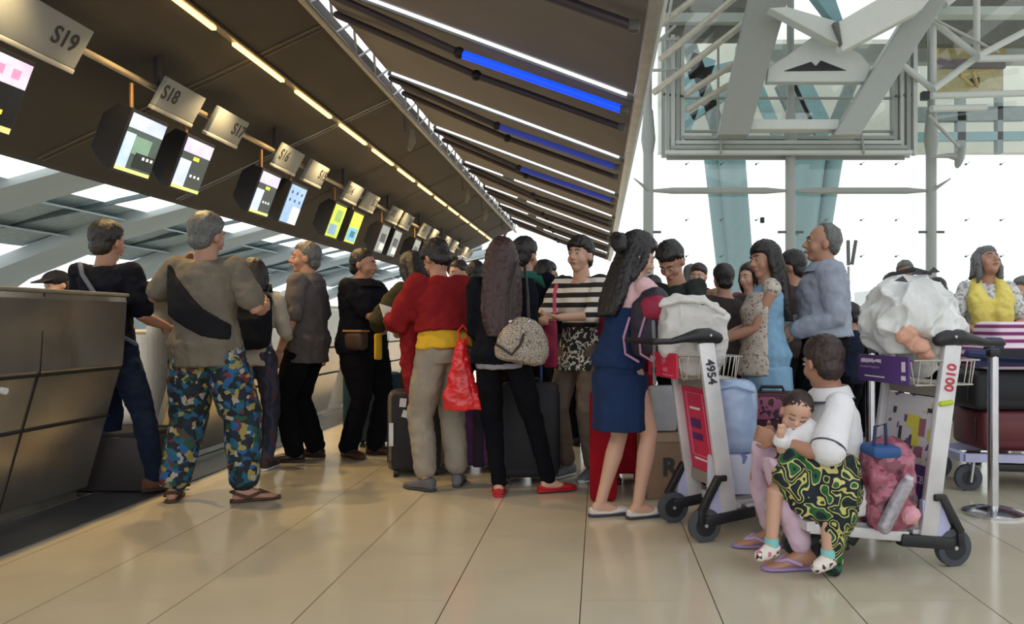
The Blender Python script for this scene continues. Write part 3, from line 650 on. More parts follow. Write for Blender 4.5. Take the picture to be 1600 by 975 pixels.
def person(name_label, px, feet_y, H, yaw, skin='a', w=1., fem=False, lean=(0, 0), twist=0, head=(0, 0, 0), feet=None, hands=None, poles=None,
           top=None, bottom=None, shoes=None, hair=None, detail=1, pelvis=None, Y=None, X=None, group=None, extras=None, backpack=None, face=True, curl=.6, palms=None, ankles=None, kpole=(0, 1, 0), footyaw=(8, -8), neck=None, openhand=False):
    """standing or sitting figure. hands/feet in local metres for a 1.7 m body, x to the figure's right, y forward"""
    if Y is None: Y = F * CH / (feet_y - VY)
    if X is None: X = (px - VX) / F * Y
    S = H / 1.70
    t = empty('person', (X, Y, 0), R(yaw), name_label, 'person', group)
    vox = .0065 if detail else .011; gv = .011 if detail else .016
    P0 = V(pelvis) if pelvis else V((0, 0, .93))
    la, lb = R(lean[0]), R(lean[1])
    def up(p):
        p = V(p); k = ss(.90, 1.30, p.z); q = p - V((0, 0, .93))
        Rm = Matrix.Rotation(-la * (.45 + .55 * k), 3, 'X') @ Matrix.Rotation(lb * (.45 + .55 * k), 3, 'Y') @ Matrix.Rotation(R(twist) * k, 3, 'Z')
        return P0 + Rm @ q
    sw = .158 if fem else .178
    sh = [up((s * sw, 0, 1.375)) for s in (-1, 1)]
    hip = [P0 + V((s * .088, 0, -.03)) for s in (-1, 1)]
    ft = feet or ((-.10, 0), (.10, 0))
    if ankles is None: ank = [V((ft[i][0], ft[i][1], .085 + (ft[i][2] if len(ft[i]) > 2 else 0))) for i in (0, 1)]
    else: ank = [V(a) for a in ankles]
    knee = []
    for i in (0, 1):
        k, e = ik(hip[i], ank[i], .43, .415, V(kpole) + V(((-1, 1)[i] * .15, 0, 0))); knee.append(k); ank[i] = e
    hd = hands or ((-.24, .03, .84), (.24, .03, .84)); pl = poles or ((-.25, -1, -.3), (.25, -1, -.3))
    elb, wr = [], []
    for i in (0, 1):
        k, e = ik(sh[i], V(hd[i]), .285, .25, pl[i]); elb.append(k); wr.append(e)
    body = MB()
    def rr(c, rx, ry, n=20, sq=1.0):
        c0 = up(c); a = (up((c[0] + .01, c[1], c[2])) - c0).normalized(); b = (up((c[0], c[1] + .01, c[2])) - c0).normalized()
        return [c0 + a * (rx * math.cos(2 * math.pi * i / n)) + b * (ry * math.sin(2 * math.pi * i / n)) for i in range(n)]
    g = w
    TR = [(.84, .145, .10, 0), (.93, .165, .115, -.01), (1.02, .142, .10, 0), (1.12, .132, .098, .005), (1.24, .150, .108, .01), (1.33, .158, .098, 0), (1.385, .120, .072, -.01), (1.42, .062, .058, -.012)] if not fem else \
         [(.84, .15, .105, 0), (.93, .168, .12, -.01), (1.02, .135, .095, 0), (1.10, .118, .088, .005), (1.22, .135, .112, .018), (1.32, .142, .092, 0), (1.38, .105, .066, -.01), (1.415, .054, .052, -.012)]
    body.loft([rr((0, y, z), a * g, b * g) for z, a, b, y in TR])
    hc = up((0, .016, 1.568)) if not neck else V(neck)
    Hm = Matrix.Translation(hc) @ (Matrix.Rotation(-la * .35, 4, 'X') @ Matrix.Rotation(R(twist) + R(head[0]), 4, 'Z') @ Matrix.Rotation(R(-head[1]), 4, 'X') @ Matrix.Rotation(R(head[2]), 4, 'Y')) @ Matrix.Scale(1.09, 4)
    nb = up((0, -.012, 1.39)); body.tube([nb, nb.lerp(hc, .5), hc + (Hm.to_3x3() @ V((0, -.02, -.04)))], [.064 * min(g, 1.15), .057 * min(g, 1.1), .054], 14)
    hm = MB()
    hm.ell((0, -.012, .025), (.073, .092, .088), seg=20, rn=14); hm.ell((0, .022, -.018), (.060, .064, .082), seg=20, rn=14)
    hm.ell((0, .045, -.082), (.030, .032, .026)); hm.ell((-.034, .050, -.030), (.026, .026, .030)); hm.ell((.034, .050, -.030), (.026, .026, .030))
    hm.tube([(0, .082, .016), (0, .097, -.010), (0, .102, -.022)], [.008, .011, .013], 8); hm.ell((0, .088, -.027), (.019, .014, .010))
    hm.tube([(-.034, .072, .026), (0, .081, .024), (.034, .072, .026)], [.010, .011, .010], 8)
    hm.ell((0, .083, -.056), (.021, .010, .009)); hm.ell((0, .02, -.07), (.045, .05, .03))
    for s in (-1, 1): hm.ell((s * .074, -.008, -.008), (.011, .020, .031), Matrix.Rotation(s * .25, 3, 'Z'))
    hm.xf(Hm); body.add(hm.v, hm.f)
    # arms and hands
    ar = .046 * (.88 if fem else 1) * (.5 + .5 * g)
    for i in (0, 1):
        s = (-1, 1)[i]
        body.tube([sh[i] + (sh[1 - i] - sh[i]) * .12, sh[i], sh[i].lerp(elb[i], .4), elb[i], elb[i].lerp(wr[i], .3), wr[i]], [ar * .9, ar * 1.12, ar, ar * .84, ar * .84, .026], 14)
        d = (wr[i] - elb[i]).normalized()
        pn = V(palms[i]) if palms else V((-s, 0, 0))      # direction the palm faces
        pn = pn - d * pn.dot(d); pn = pn.normalized() if pn.length > .05 else frame(d)[0]
        sd = d.cross(pn).normalized()                      # across the knuckles
        if sd.dot(V((0, 1, 0))) < 0 and abs(sd.y) > .3: sd = -sd
        rot = Matrix((( sd.x, pn.x, d.x), (sd.y, pn.y, d.y), (sd.z, pn.z, d.z)))
        body.ell(wr[i] + d * .045, (.040, .017, .052), rot, 12, 8)
        fr = .0088 if detail else .0115
        cu = curl if not hasattr(curl, '__len__') else curl[i]
        for q, (off, ln) in enumerate(((.030, .070), (.010, .080), (-.010, .075), (-.029, .058))):
            b = wr[i] + d * .085 + sd * off; pts = [b - d * .02, b]; dd = d.copy()
            for a in range(3):
                an = cu * (.55 + .25 * a); dd = (dd * math.cos(an) + pn * math.sin(an)).normalized() if a == 0 else (Matrix.Rotation(an, 3, dd.cross(pn).normalized() if dd.cross(pn).length > .01 else sd) @ dd)
                b = b + dd * (ln * (.42, .32, .26)[a]); pts.append(b)
            body.tube(pts, [fr * 1.15, fr * 1.12, fr, fr * .95, fr * .85], 8)
        b = wr[i] + d * .02 + sd * .030
        body.tube([b, b + sd * .022 + d * .025 + pn * .008, b + sd * .030 + d * .052 + pn * .02, b + sd * .026 + d * .075 + pn * .03], [.014, .0115, fr * 1.1, fr * .9], 8)
    # legs and feet
    for i in (0, 1):
        body.tube([hip[i] + V((0, 0, .02)), hip[i].lerp(knee[i], .35), knee[i], knee[i].lerp(ank[i], .3), ank[i].lerp(knee[i], .25), ank[i]], [.085 * g, .078 * g, .052, .054, .038, .034], 16)
        a = R(footyaw[i]); fd = V((-math.sin(a), math.cos(a), 0)); fx = V((fd.y, -fd.x, 0))
        base = V((ank[i].x, ank[i].y, ank[i].z - .085)); 
        def fring(y, hw, z0, z1, n=14, grow=0.):
            c = base + fd * y; return [c + fx * ((hw + grow) * math.cos(2 * math.pi * k / n)) + V((0, 0, (z0 + z1) / 2 + ((z1 - z0) / 2 + grow) * math.sin(2 * math.pi * k / n))) for k in range(n)]
        FR = [(-.062, .018, .010, .045), (-.05, .028, .004, .075), (-.01, .033, .004, .105), (.05, .036, .006, .080), (.11, .044, .004, .050), (.16, .040, .004, .034), (.185, .022, .008, .026)]
        body.loft([fring(*f) for f in FR])
    body.xf(Matrix.Scale(S, 4)).build('body', SKIN[skin], t, remesh=vox, smooth=2)
    # face details
    if face:
        for s in (-1, 1):
            e = MB().ell((s * .029, .0795, .006), (.013, .006, .0058), seg=12, rn=8).xf(Matrix.Scale(S, 4) @ Hm).build('eye', M_eye, t)
            MB().ell((s * .029, .0845, .006), (.0058, .003, .0054), seg=10, rn=6).xf(Matrix.Scale(S, 4) @ Hm).build('iris', M_iris, e)
            MB().tube([(s * .014, .0885, .028), (s * .030, .086, .032), (s * .045, .074, .028)], [.003, .0036, .002], 6).xf(Matrix.Scale(S, 4) @ Hm).build('eyebrow', H_black, t)
        MB().ell((0, .0925, -.055), (.020, .005, .0055), seg=12, rn=6).xf(Matrix.Scale(S, 4) @ Hm).build('lips', M_lip, t)
    ctx = dict(t=t, up=up, Hm=Hm, S=S, sh=sh, elb=elb, wr=wr, hip=hip, knee=knee, ank=ank, rr=rr, TR=TR, g=g, gv=gv, hc=hc, P0=P0, fem=fem)
    # hair
    if hair:
        kind, hmt = hair[0], hair[1]; vol = hair[2] if len(hair) > 2 else 1.
        hb = MB(); seg, rn = 36, 22; rings = []
        bald = kind == 'balding'; rnd = random.Random(int(px * 7) % 1000)
        ph = [rnd.uniform(0, 6.28) for _ in range(4)]
        for k in range(1, rn):
            a = math.pi * k / rn - math.pi / 2; ring = []
            for i in range(seg):
                th = 2 * math.pi * i / seg; d = V((math.cos(a) * math.cos(th), math.cos(a) * math.sin(th), math.sin(a)))
                az = (1 - d.y / max(1e-4, math.hypot(d.x, d.y))) / 2
                front = .44 if not bald else .93
                if kind in ('fringe', 'long_fringe'): front = .26
                back = -.62 if kind != 'fringe' else -.75
                thr = front + (back - front) * ss(.12 if not bald else .3, .62, az) + .05 * math.sin(3 * th + ph[0])
                m = ss(thr - .10, thr + .06, d.z)
                lump = 1 + .022 * math.sin(5 * th + 3 * a + ph[1]) + .016 * math.sin(9 * th - 4 * a + ph[2])
                vv = (1 + (vol - 1) * ss(-.3, .5, d.z)) * lump
                r = V((.0825 * vv, .101 * vv, .098 * vv)) * (.80 + .20 * m)
                ring.append(V((0, -.014, .030)) + V((d.x * r.x, d.y * r.y, d.z * r.z)))
            rings.append(ring)
        hb.loft(rings)
        if not bald: hb.ell((0, -.052, -.030), (.066, .056, .056))
        else: hb.ell((0, -.060, -.015), (.066, .048, .050))
        hb.xf(Hm)
        H3 = Hm.to_3x3()
        if kind in ('long', 'long_fringe', 'bob', 'pony'):
            ln = {'long': .52, 'long_fringe': .52, 'bob': .12, 'pony': .0}[kind] if len(hair) < 4 else hair[3]
            if ln:
                N = 9; rg = []
                top_ = Hm @ V((0, -.045, .05))
                for k in range(N):
                    f = k / (N - 1)
                    dz = -ln * f
                    if f < .35: c = Hm @ V((0, -.045 - .02 * f / .35, .05 + (-.14) * f / .35))
                    else:
                        g0 = (f - .35) / .65; c1 = Hm @ V((0, -.065, -.09)); c = c1 + (up((0, -.155 * g, 1.46 - ln * .78 * g0)) - up((0, -.075, 1.46))) * min(1, g0 * 1.5) * (1 if g0 > .66 else 1) if False else c1.lerp(up((0, -.125 * g, 1.50 - ln * .8)), g0)
                    wd = (.092 + .045 * math.sin(math.pi * min(1, f * .75))) * (1 - .30 * ss(.80, 1., f)); dp = .072 * (1 - .35 * f)
                    ax = (H3 @ V((1, 0, 0))).lerp(up((1, 0, 1.3)) - up((0, 0, 1.3)), ss(.2, .8, f)).normalized(); ay = (H3 @ V((0, 1, 0))).lerp((up((0, 1, 1.3)) - up((0, 0, 1.3))), ss(.2, .8, f)).normalized()
                    rg.append([c + ax * (wd * math.cos(2 * math.pi * q / 24) * (1 + .05 * math.sin(q * 2.6 + k))) + ay * (dp * math.sin(2 * math.pi * q / 24) * (1 + .08 * math.sin(q * 3.1))) for q in range(24)])
                hb.loft(rg)
                for s in (-1, 1):   # side locks beside the face
                    hb.tube([Hm @ V((s * .074, .01, .045)), Hm @ V((s * .086, .015, -.03)), Hm @ V((s * .082, -.005, -.11)), Hm @ V((s * .085, -.03, -.13 - ln * .25))], [.026, .026, .026, .014], 10)
        if kind == 'pony' or kind == 'bun':
            hb.ell(Hm @ V((0, -.125, .03)), (.05, .045, .05)); 
            if kind == 'pony': hb.tube([Hm @ V((0, -.11, .02)), Hm @ V((0, -.16, -.03)), Hm @ V((0, -.15, -.14))], [.03, .036, .016], 10)
        if kind == 'side_bun': hb.ell(Hm @ V((-.07, -.10, .06)), (.045, .045, .045))
        hb.xf(Matrix.Scale(S, 4)).build('hair', hmt, t, remesh=.008 if detail else .013, smooth=1, disp=(.014, .018))
    def sc_build(b, nm, m, parent=t, rv=gv, sm=2, disp=(.024, .07), **k):
        return b.xf(Matrix.Scale(S, 4)).build(nm, m, parent, remesh=rv, smooth=sm, disp=disp, **k)
    ctx['sb'] = sc_build
    # lower garments
    if bottom:
        kind, m = bottom[0], bottom[1]; o = bottom[2] if len(bottom) > 2 else {}
        b = MB(); wz = o.get('waist', 1.02); lo = o.get('loose', .012)
        rings = [rr((0, y, z), a * g + lo * .6, bb * g + lo * .6) for z, a, bb, y in TR if z <= wz + .01]
        if kind in ('pants', 'shorts'):
            b.loft(rings)
            for i in (0, 1):
                hem = o.get('hem', .06); end = ank[i].lerp(knee[i], o.get('short', .02)); rh = o.get('rhem', .055)
                kr = .060 + lo
                if kind == 'shorts': b.tube([hip[i] + V((0, 0, .03)), hip[i].lerp(knee[i], .45), knee[i]], [.098 * g + lo * .5, .09 * g + lo, .075 + lo], 18)
                else: b.tube([hip[i] + V((0, 0, .03)), hip[i].lerp(knee[i], .4), knee[i], knee[i].lerp(end, .5), end], [.094 * g + lo * .4, .084 * g + lo * .8, kr, (kr + rh) / 2, rh], 18)
            o_ = sc_build(b, 'trousers' if kind == 'pants' else 'shorts', m)
        else:
            hz = o.get('hem', .5); rh = o.get('rhem', .22); fold = o.get('fold', .02); nf = o.get('folds', 9)
            zs = [(1 - k / 8.) * .86 + hz * (k / 8.) for k in range(9)]
            for k, z in enumerate(zs):
                f = k / 8.; mid = (ank[0] + ank[1]) / 2; tt = (.93 - z) / .85
                c = P0.lerp(V((mid.x, mid.y, .085)), max(0, tt)) ; c.z = P0.z - (.93 - z)
                rx = (.165 * g + lo) * (1 - f) + rh * f; ry = (.125 * g + lo) * (1 - f) + rh * .82 * f
                rings.insert(0, [c + V(((rx + fold * f * math.sin(nf * q * 2 * math.pi / 48)) * math.cos(2 * math.pi * q / 48), (ry + fold * f * math.sin(nf * q * 2 * math.pi / 48)) * math.sin(2 * math.pi * q / 48), 0)) for q in range(48)])
            R2 = []
            for r in rings:
                if len(r) == 20:
                    r = [r[int(q * 20 / 48)].lerp(r[(int(q * 20 / 48) + 1) % 20], (q * 20 / 48) % 1) for q in range(48)]
                R2.append(r)
            b.loft(R2); o_ = sc_build(b, 'skirt', m, disp=(.01, .1))
    # upper garments
    tops = top if isinstance(top, list) else ([top] if top else [])
    for n_, tp in enumerate(tops):
        kind, m = tp[0], tp[1]; o = tp[2] if len(tp) > 2 else {}
        b = MB(); lo = o.get('loose', .014) + .012 * n_; hz = o.get('hem', .86); fl = o.get('flare', .0); neckz = o.get('neck', 1.41)
        rings = []
        zz = [hz] + [z for z, *_ in TR if z > hz + .03 and z <= neckz]
        def interp(z):
            if z <= TR[0][0]: return TR[0][1], TR[0][2], TR[0][3]
            for q in range(len(TR) - 1):
                if TR[q][0] <= z <= TR[q + 1][0]:
                    f = (z - TR[q][0]) / (TR[q + 1][0] - TR[q][0]); return tuple(TR[q][j] * (1 - f) + TR[q + 1][j] * f for j in (1, 2, 3))
            return TR[-1][1:]
        if zz[-1] < neckz: zz.append(neckz)
        for z in zz:
            a, bb, y = interp(z); f = 1 - ss(hz, 1.3, z)
            box_ = o.get('boxy', .4) * ss(1.35, 1.0, z) * .0
            a2 = max(a, .150 * o.get('boxy', .0)) if z < 1.3 else a
            rings.append(rr((0, y, z), a2 * g + lo + fl * f, bb * g + lo + fl * f * .8))
        b.loft(rings)
        sl = o.get('sleeve', .5); sr = o.get('srad', 1.25)
        for i in (0, 1):
            a0 = sh[i] + (sh[1 - i] - sh[i]) * .3
            if not o.get('nostub'): b.tube([a0, sh[i] + (up((0, 0, 1.4)) - up((0, 0, 1.38))) * .2], [ar * 1.0, ar * 1.12 + lo * .75], 14)
            if sl > 0:
                pts = [sh[i]]; rad = [ar * 1.14 + lo * .8]; rs = ar * sr + lo * .5
                if sl <= .5:
                    pts += [sh[i].lerp(elb[i], sl * 1.7)]; rad += [rs * 1.02]
                else:
                    f = (sl - .5) * 2; pts += [sh[i].lerp(elb[i], .6), elb[i]]; rad += [rs, rs * .94]
                    pts += [elb[i].lerp(wr[i], f * .5), elb[i].lerp(wr[i], f)]; rad += [rs * .85, max(.034, rs * (.75 if f > .6 else .85))]
                b.tube(pts, rad, 16)
        sc_build(b, o.get('name', 'shirt'), m, disp=(o.get('crease', .03), .075))
        if o.get('collar'):
            cm = o['collar']; cb = MB(); n = 26; rg = []
            for z, rx, ry, y in ((1.395, .100, .090, -.006), (1.425, .080, .080, -.010), (1.452, .073, .074, -.014), (1.440, .084, .084, -.012), (1.39, .120, .104, -.004)):
                rg.append(rr((0, y, z), rx * (.98 if fem else 1.06) * g, ry * (.98 if fem else 1.06) * g, n))
            cb.loft(rg); cb.xf(Matrix.Scale(S, 4)).build('collar', cm, t)
    # shoes
    if shoes:
        kind, m = shoes[0], shoes[1]; sm_ = shoes[2] if len(shoes) > 2 else m
        for i in (0, 1):
            a = R(footyaw[i]); fd = V((-math.sin(a), math.cos(a), 0)); fx = V((fd.y, -fd.x, 0)); base = V((ank[i].x, ank[i].y, ank[i].z - .085))
            def ring(y, hw, z0, z1, n=18, e=.8):
                c = base + fd * y; r_ = []
                for k in range(n):
                    co, si = math.cos(2 * math.pi * k / n), math.sin(2 * math.pi * k / n)
                    r_.append(c + fx * (hw * math.copysign(abs(co) ** e, co)) + V((0, 0, (z0 + z1) / 2 + (z1 - z0) / 2 * math.copysign(abs(si) ** e, si))))
                return r_
            sole = MB().loft([ring(y, hw, .0, .022) for y, hw in ((-.078, .012), (-.07, .03), (-.03, .037), (.04, .038), (.11, .050), (.165, .046), (.195, .028), (.203, .010))])
            up_ = MB()
            if kind in ('sneaker', 'loafer', 'boot'):
                zt = {'sneaker': .088, 'loafer': .070, 'boot': .13}[kind]
                up_.loft([ring(y, hw, .012, z) for y, hw, z in ((-.074, .016, zt * .8), (-.062, .033, zt), (-.02, .040, zt * 1.08), (.03, .041, zt * 1.0), (.09, .047, .066), (.15, .046, .050), (.188, .030, .040), (.198, .012, .03))])
            elif kind == 'flat':
                up_.loft([ring(y, hw, .012, z) for y, hw, z in ((-.074, .014, .055), (-.062, .032, .058), (-.02, .038, .040), (.05, .041, .034), (.10, .048, .052), (.15, .046, .048), (.188, .028, .036), (.198, .010, .028))])
            else:   # sandals / flip flops
                up_.tube([base + fd * .135 + V((0, 0, .036)), base + fd * .09 + fx * .03 + V((0, 0, .055)), base + fd * .03 + fx * .045 + V((0, 0, .035))], .010, 8)
                up_.tube([base + fd * .135 + V((0, 0, .036)), base + fd * .09 - fx * .03 + V((0, 0, .055)), base + fd * .03 - fx * .045 + V((0, 0, .035))], .010, 8)
                if kind == 'sandal': up_.tube([base + fx * .045 + V((0, 0, .03)) + fd * .02, base - fd * .055 + fx * .03 + V((0, 0, .06)), base - fd * .072 + V((0, 0, .065)), base - fd * .055 - fx * .03 + V((0, 0, .06)), base - fx * .045 + fd * .02 + V((0, 0, .03))], .009, 8)
            o1 = up_.xf(Matrix.Scale(S, 4)).build('sandal' if kind in ('sandal', 'flipflop') else 'shoe', m, t, smooth=0)
            sole.xf(Matrix.Scale(S, 4)).build('sole', sm_, o1)
    return ctx
def world_of(ctx, p): 
    t = ctx['t']; return t.location + Matrix.Rotation(t.rotation_euler[2], 3, 'Z') @ (V(p) * ctx['S'])
# ------------------------------------------------------------------ luggage trolleys
M_wht_post = mat('white trolley post', (206, 205, 208), .4, .25)
M_tyre = mat('grey tyre', (66, 70, 78), .7)
M_hub = mat('dark hub', (26, 28, 34), .5)
M_lilac = mat('lilac plastic plate', (176, 178, 214), .5)
M_wire = mat('wire', (190, 186, 178), .3, .8)
def trolley(loc, yaw, label, adm, plm, number, numcol, side, wide=.42):
    t = empty('luggage_trolley', loc, R(yaw), label, 'trolley')
    hw = wide / 2
    for s in (-1, 1):
        MB().bar((s * hw, .0, .14), (s * hw, -.125, .98), .032, .085, (0, 1, 0)).build('post', M_wht_post, t, bevel=.006)
        # rear wheel unit
        x = s * (hw + .0)
        w = MB().tube([(x - .019, -.13, .083), (x - .017, -.13, .083), (x + .017, -.13, .083), (x + .019, -.13, .083)], [.066, .083, .083, .066], 28, False).build('rear_wheel', M_tyre, t)
        MB().cyl((x - .022, -.13, .083), (x + .022, -.13, .083), .052, seg=20).build('hub', M_hub, w)
        MB().cyl((x - .027, -.13, .083), (x + .027, -.13, .083), .009, seg=10).build('axle_cap', M_alu, w)
        MB().prism([(.03, .30), (-.055, .30), (-.10, .20), (-.115, .12), (.03, .12)], x - .012, x + .012, 'x').build('side_plate', M_lilac, t, flat=True)
        MB().bar((x + s * .014, -.02, .31), (x + s * .014, -.075, .31), .035, .03).bar((x + s * .014, -.06, .315), (x + s * .014, -.155, .15), .038, .036).bar((x + s * .014, -.15, .17), (x + s * .014, -.155, .09), .036, .036).build('bracket_arm', M_dark, t, bevel=.006)
        MB().bar((x - s * .0, -.13, .10), (x - s * .0, .14, .135), .05, .055).build('wheel_arm', M_dark, t, bevel=.008)
        MB().bar((x, .10, .145), (x - s * .02, .56, .205), .035, .045).build('side_rail', M_wht_post, t, bevel=.005)
        # handle arm: fat blob at the post top, thin grip to the back
        b = MB(); hx = s * (hw + .0)
        b.tube([(hx, -.06, 1.0), (hx, -.11, 1.012), (hx, -.17, 1.012), (hx, -.24, 1.0), (hx, -.31, .985), (hx, -.39, .985)], [.030, .040, .036, .022, .016, .016], 14)
        b.build('handle_arm', M_dark, t, remesh=.008, smooth=2)
        MB().cyl((hx + s * .03, -.115, 1.015), (hx + s * .045, -.115, 1.015), .006, seg=8).build('rivet', M_alu, t)
    MB().cyl((-hw, -.39, .985), (hw, -.39, .985), .016).build('handle_bar', M_dark, t)
    MB().cyl((-hw * .9, -.36, .975), (hw * .9, -.36, .975), .008).build('brake_bar', M_alu, t)
    # platform
    p = MB()
    for k in range(5): p.bar((-hw + .05 + k * (wide - .1) / 4, .03, .165), (-hw + .06 + k * (wide - .12) / 4, .56, .225), .03, .02)
    p.bar((-hw, .56, .215), (hw, .56, .215), .04, .04); p.bar((-hw, .05, .15), (hw, .05, .15), .04, .04); p.bar((-hw, .38, .19), (hw, .38, .19), .03, .03)
    p.build('platform', M_wht_post, t, flat=True)
    MB().tube([(-hw + .06, .56, .22), (-hw + .08, .58, .27), (hw - .08, .58, .27), (hw - .06, .56, .22)], .012, 8).build('front_hoop', M_alu, t)
    # front casters
    for s in (-1, 1):
        x = s * .09
        MB().bar((x, .26, .175), (x, .32, .10), .06, .05).bar((x, .32, .095), (x, .47, .085), .05, .05).build('caster_fork', M_dark, t, bevel=.008)
        w = MB().tube([(x - .017, .47, .07), (x - .015, .47, .07), (x + .015, .47, .07), (x + .017, .47, .07)], [.055, .07, .07, .055], 24, False).build('front_wheel', M_tyre, t)
        MB().cyl((x - .02, .47, .07), (x + .02, .47, .07), .04, seg=16).build('hub', M_hub, w)
    # board between the posts
    bp = lambda y, z: None
    def yz(z): return -.125 * (z - .14) / .84
    M_ = MB().loft([[V((-hw + .02, yz(z) + d, z)), V((hw - .02, yz(z) + d, z)), V((hw - .02, yz(z) + d + .012, z)), V((-hw + .02, yz(z) + d + .012, z))] for z, d in ((.30, .0), (.74, .0))])
    M_.build('advert_board', adm, t, flat=True)
    MB().bar((-hw, yz(.77), .77), (hw, yz(.77), .77), .02, .05).build('cross_bar', mat('taupe bar', (140, 130, 122), .5), t, flat=True)
    MB().bar((-hw, yz(.27), .27), (hw, yz(.27), .27), .02, .06).build('cross_bar', MATS['taupe bar'], t, flat=True)
    # wire basket
    b = MB(); by = -.10
    def loop(x0, x1, y0, y1, z): b.tube([(x0, y0, z), (x1, y0, z), (x1, y1, z), (x0, y1, z), (x0, y0, z)], .004, 6, False)
    loop(-hw - .01, hw + .01, by - .16, by + .17, .91); loop(-hw + .01, hw - .01, by - .14, by + .15, .80)
    for k in range(9):
        x = -hw + .02 + k * (wide - .04) / 8
        b.tube([(x, by - .16, .91), (x, by - .14, .80), (x, by + .15, .80), (x, by + .17, .91)], .003, 6)
    for k in range(5):
        y = by - .12 + k * .065
        b.tube([(-hw - .01, y, .91), (-hw + .01, y, .80), (hw - .01, y, .80), (hw + .01, y, .91)], .003, 6)
    b.build('basket', M_wire, t)
    sy = by - .17 if side < 0 else by + .18
    pl = MB().rbox((0, sy, .862), (wide - .02, .012, .125), .004).build('placard', plm, t)
    # number painted on the near post, reading downwards; near side is +x or -x of the trolley
    sx = 1 if side < 0 else -1
    d = V((0, -.125, .84)).normalized(); fwd = V((0, d.z, -d.y))
    yaxis = fwd if True else fwd
    c = V((sx * (hw + .0175), yz(.835), .835))
    # x along -d (text runs downwards), face normal = sx
    xd = -d; n = V((sx, 0, 0)); yv = n.cross(xd)
    text_mesh(number, .062, basis(c, xd, yv), numcol, t, 'number', .0008, .002)
    return t, hw, yz, sy
M_adred = mat('crimson board', (196, 34, 78), .5)
M_adwht = cells('white map board', [(0, (206, 202, 204)), (.86, (110, 78, 120)), (.93, (200, 192, 70)), (.965, (70, 60, 110))], 34, .5)
M_red_ph = mat('red placard', (188, 30, 58), .5); M_purp = mat('purple placard', (86, 52, 122), .5)
M_numr = mat('red number', (190, 60, 70), .5); M_numk = mat('black number', (50, 48, 56), .5); M_wink = mat('white print', (226, 220, 226), .5)
def ang(fx, fy): return math.degrees(math.atan2(-fx, fy))
tA, hw, yz, sy = trolley((.585, 4.16, 0), ang(.955, .30), 'luggage trolley numbered 4954 with crimson advert board and white sack', M_adred, M_red_ph, '4954', M_numk, -1, .40)
def print_on(t, items, x0, y, z0, w, h, m, face, nm='print', sl=0.):
    """small flat printed marks; face=-1 on the user's side"""
    for i, (u, v, a, b) in enumerate(items):
        z = z0 + v * h
        MB().box((x0 + (u * w) * (1 if face < 0 else -1), y + sl * (z - z0) + face * .001, z), (a * w, .002, b * h)).build(nm, m, t, flat=True)
# illegible print on the placards and boards: rows of small uneven strokes
def strokes(t, o, x, y, w, h, m, n=9, seed=1, nm='print'):
    M = basis(o, x, y); s = MB(); rd = random.Random(seed)
    for i in range(n):
        hh = h * rd.uniform(.55, 1.0); s.box((-w / 2 + w * (i + .5) / n, (hh - h) / 2 * rd.choice((-1, 1)) * .5, 0), (w / n * rd.uniform(.45, .8), hh, .0012))
    s.box((0, 0, 0), (w * .96, h * .22, .001))
    s.xf(M).build(nm, m, t, flat=True)
strokes(tA, (-.12, sy - .0068, .89), (1, 0, 0), (0, 0, 1), .07, .035, M_wink, 3, 1)
strokes(tA, (.03, sy - .0068, .885), (1, -0, 0), (0, 0, 1), .05, .04, mat('pink print', (214, 110, 140), .5), 2, 2)
strokes(tA, (.05, sy - .0068, .84), (1, 0, 0), (0, 0, 1), .06, .025, MATS['pink print'], 3, 3); strokes(tA, (.08, sy - .0068, .815), (1, 0, 0), (0, 0, 1), .14, .010, MATS['pink print'], 9, 4)
MB().rbox((-.11, sy - .007, .828), (.06, .003, .03), .001).build('print', M_numk, tA)
bd = V((0, -.125, .84)).normalized()
def on_board(t, x, z, face):
    return V((x, yz(z) + (-.0015 if face < 0 else .0135), z))
for x, z, w_, h_, m in ((-.04, .63, .12, .012, M_wink), (-.05, .55, .12, .05, mat('navy mark', (70, 30, 96), .5)), (-.05, .48, .12, .035, MATS['navy mark']), (-.02, .36, .2, .010, M_wink), (.13, .52, .025, .035, M_wink), (.13, .47, .04, .03, M_wink), (.13, .63, .03, .06, M_wink), (.13, .70, .02, .02, M_wink)):
    c = on_board(tA, x, z, -1); MB().box(c, (w_, .003, h_), Matrix.Rotation(.148, 3, 'X')).build('print', m, tA, flat=True)
for x0, z0, x1, z1 in ((-.13, .71, .06, .71), (-.13, .38, .08, .38), (-.13, .71, -.13, .38), (.07, .71, .08, .38)):
    MB().bar(on_board(tA, x0, z0, -1), on_board(tA, x1, z1, -1), .005, .004).build('frame_line', mat('pink line', (226, 120, 150), .5), tA, flat=True)
MB().ell(on_board(tA, .145, .60, -1), (.030, .003, .055)).ell(on_board(tA, .12, .67, -1), (.012, .003, .03)).build('pale_figure', mat('cream figure', (232, 214, 196), .5), tA)

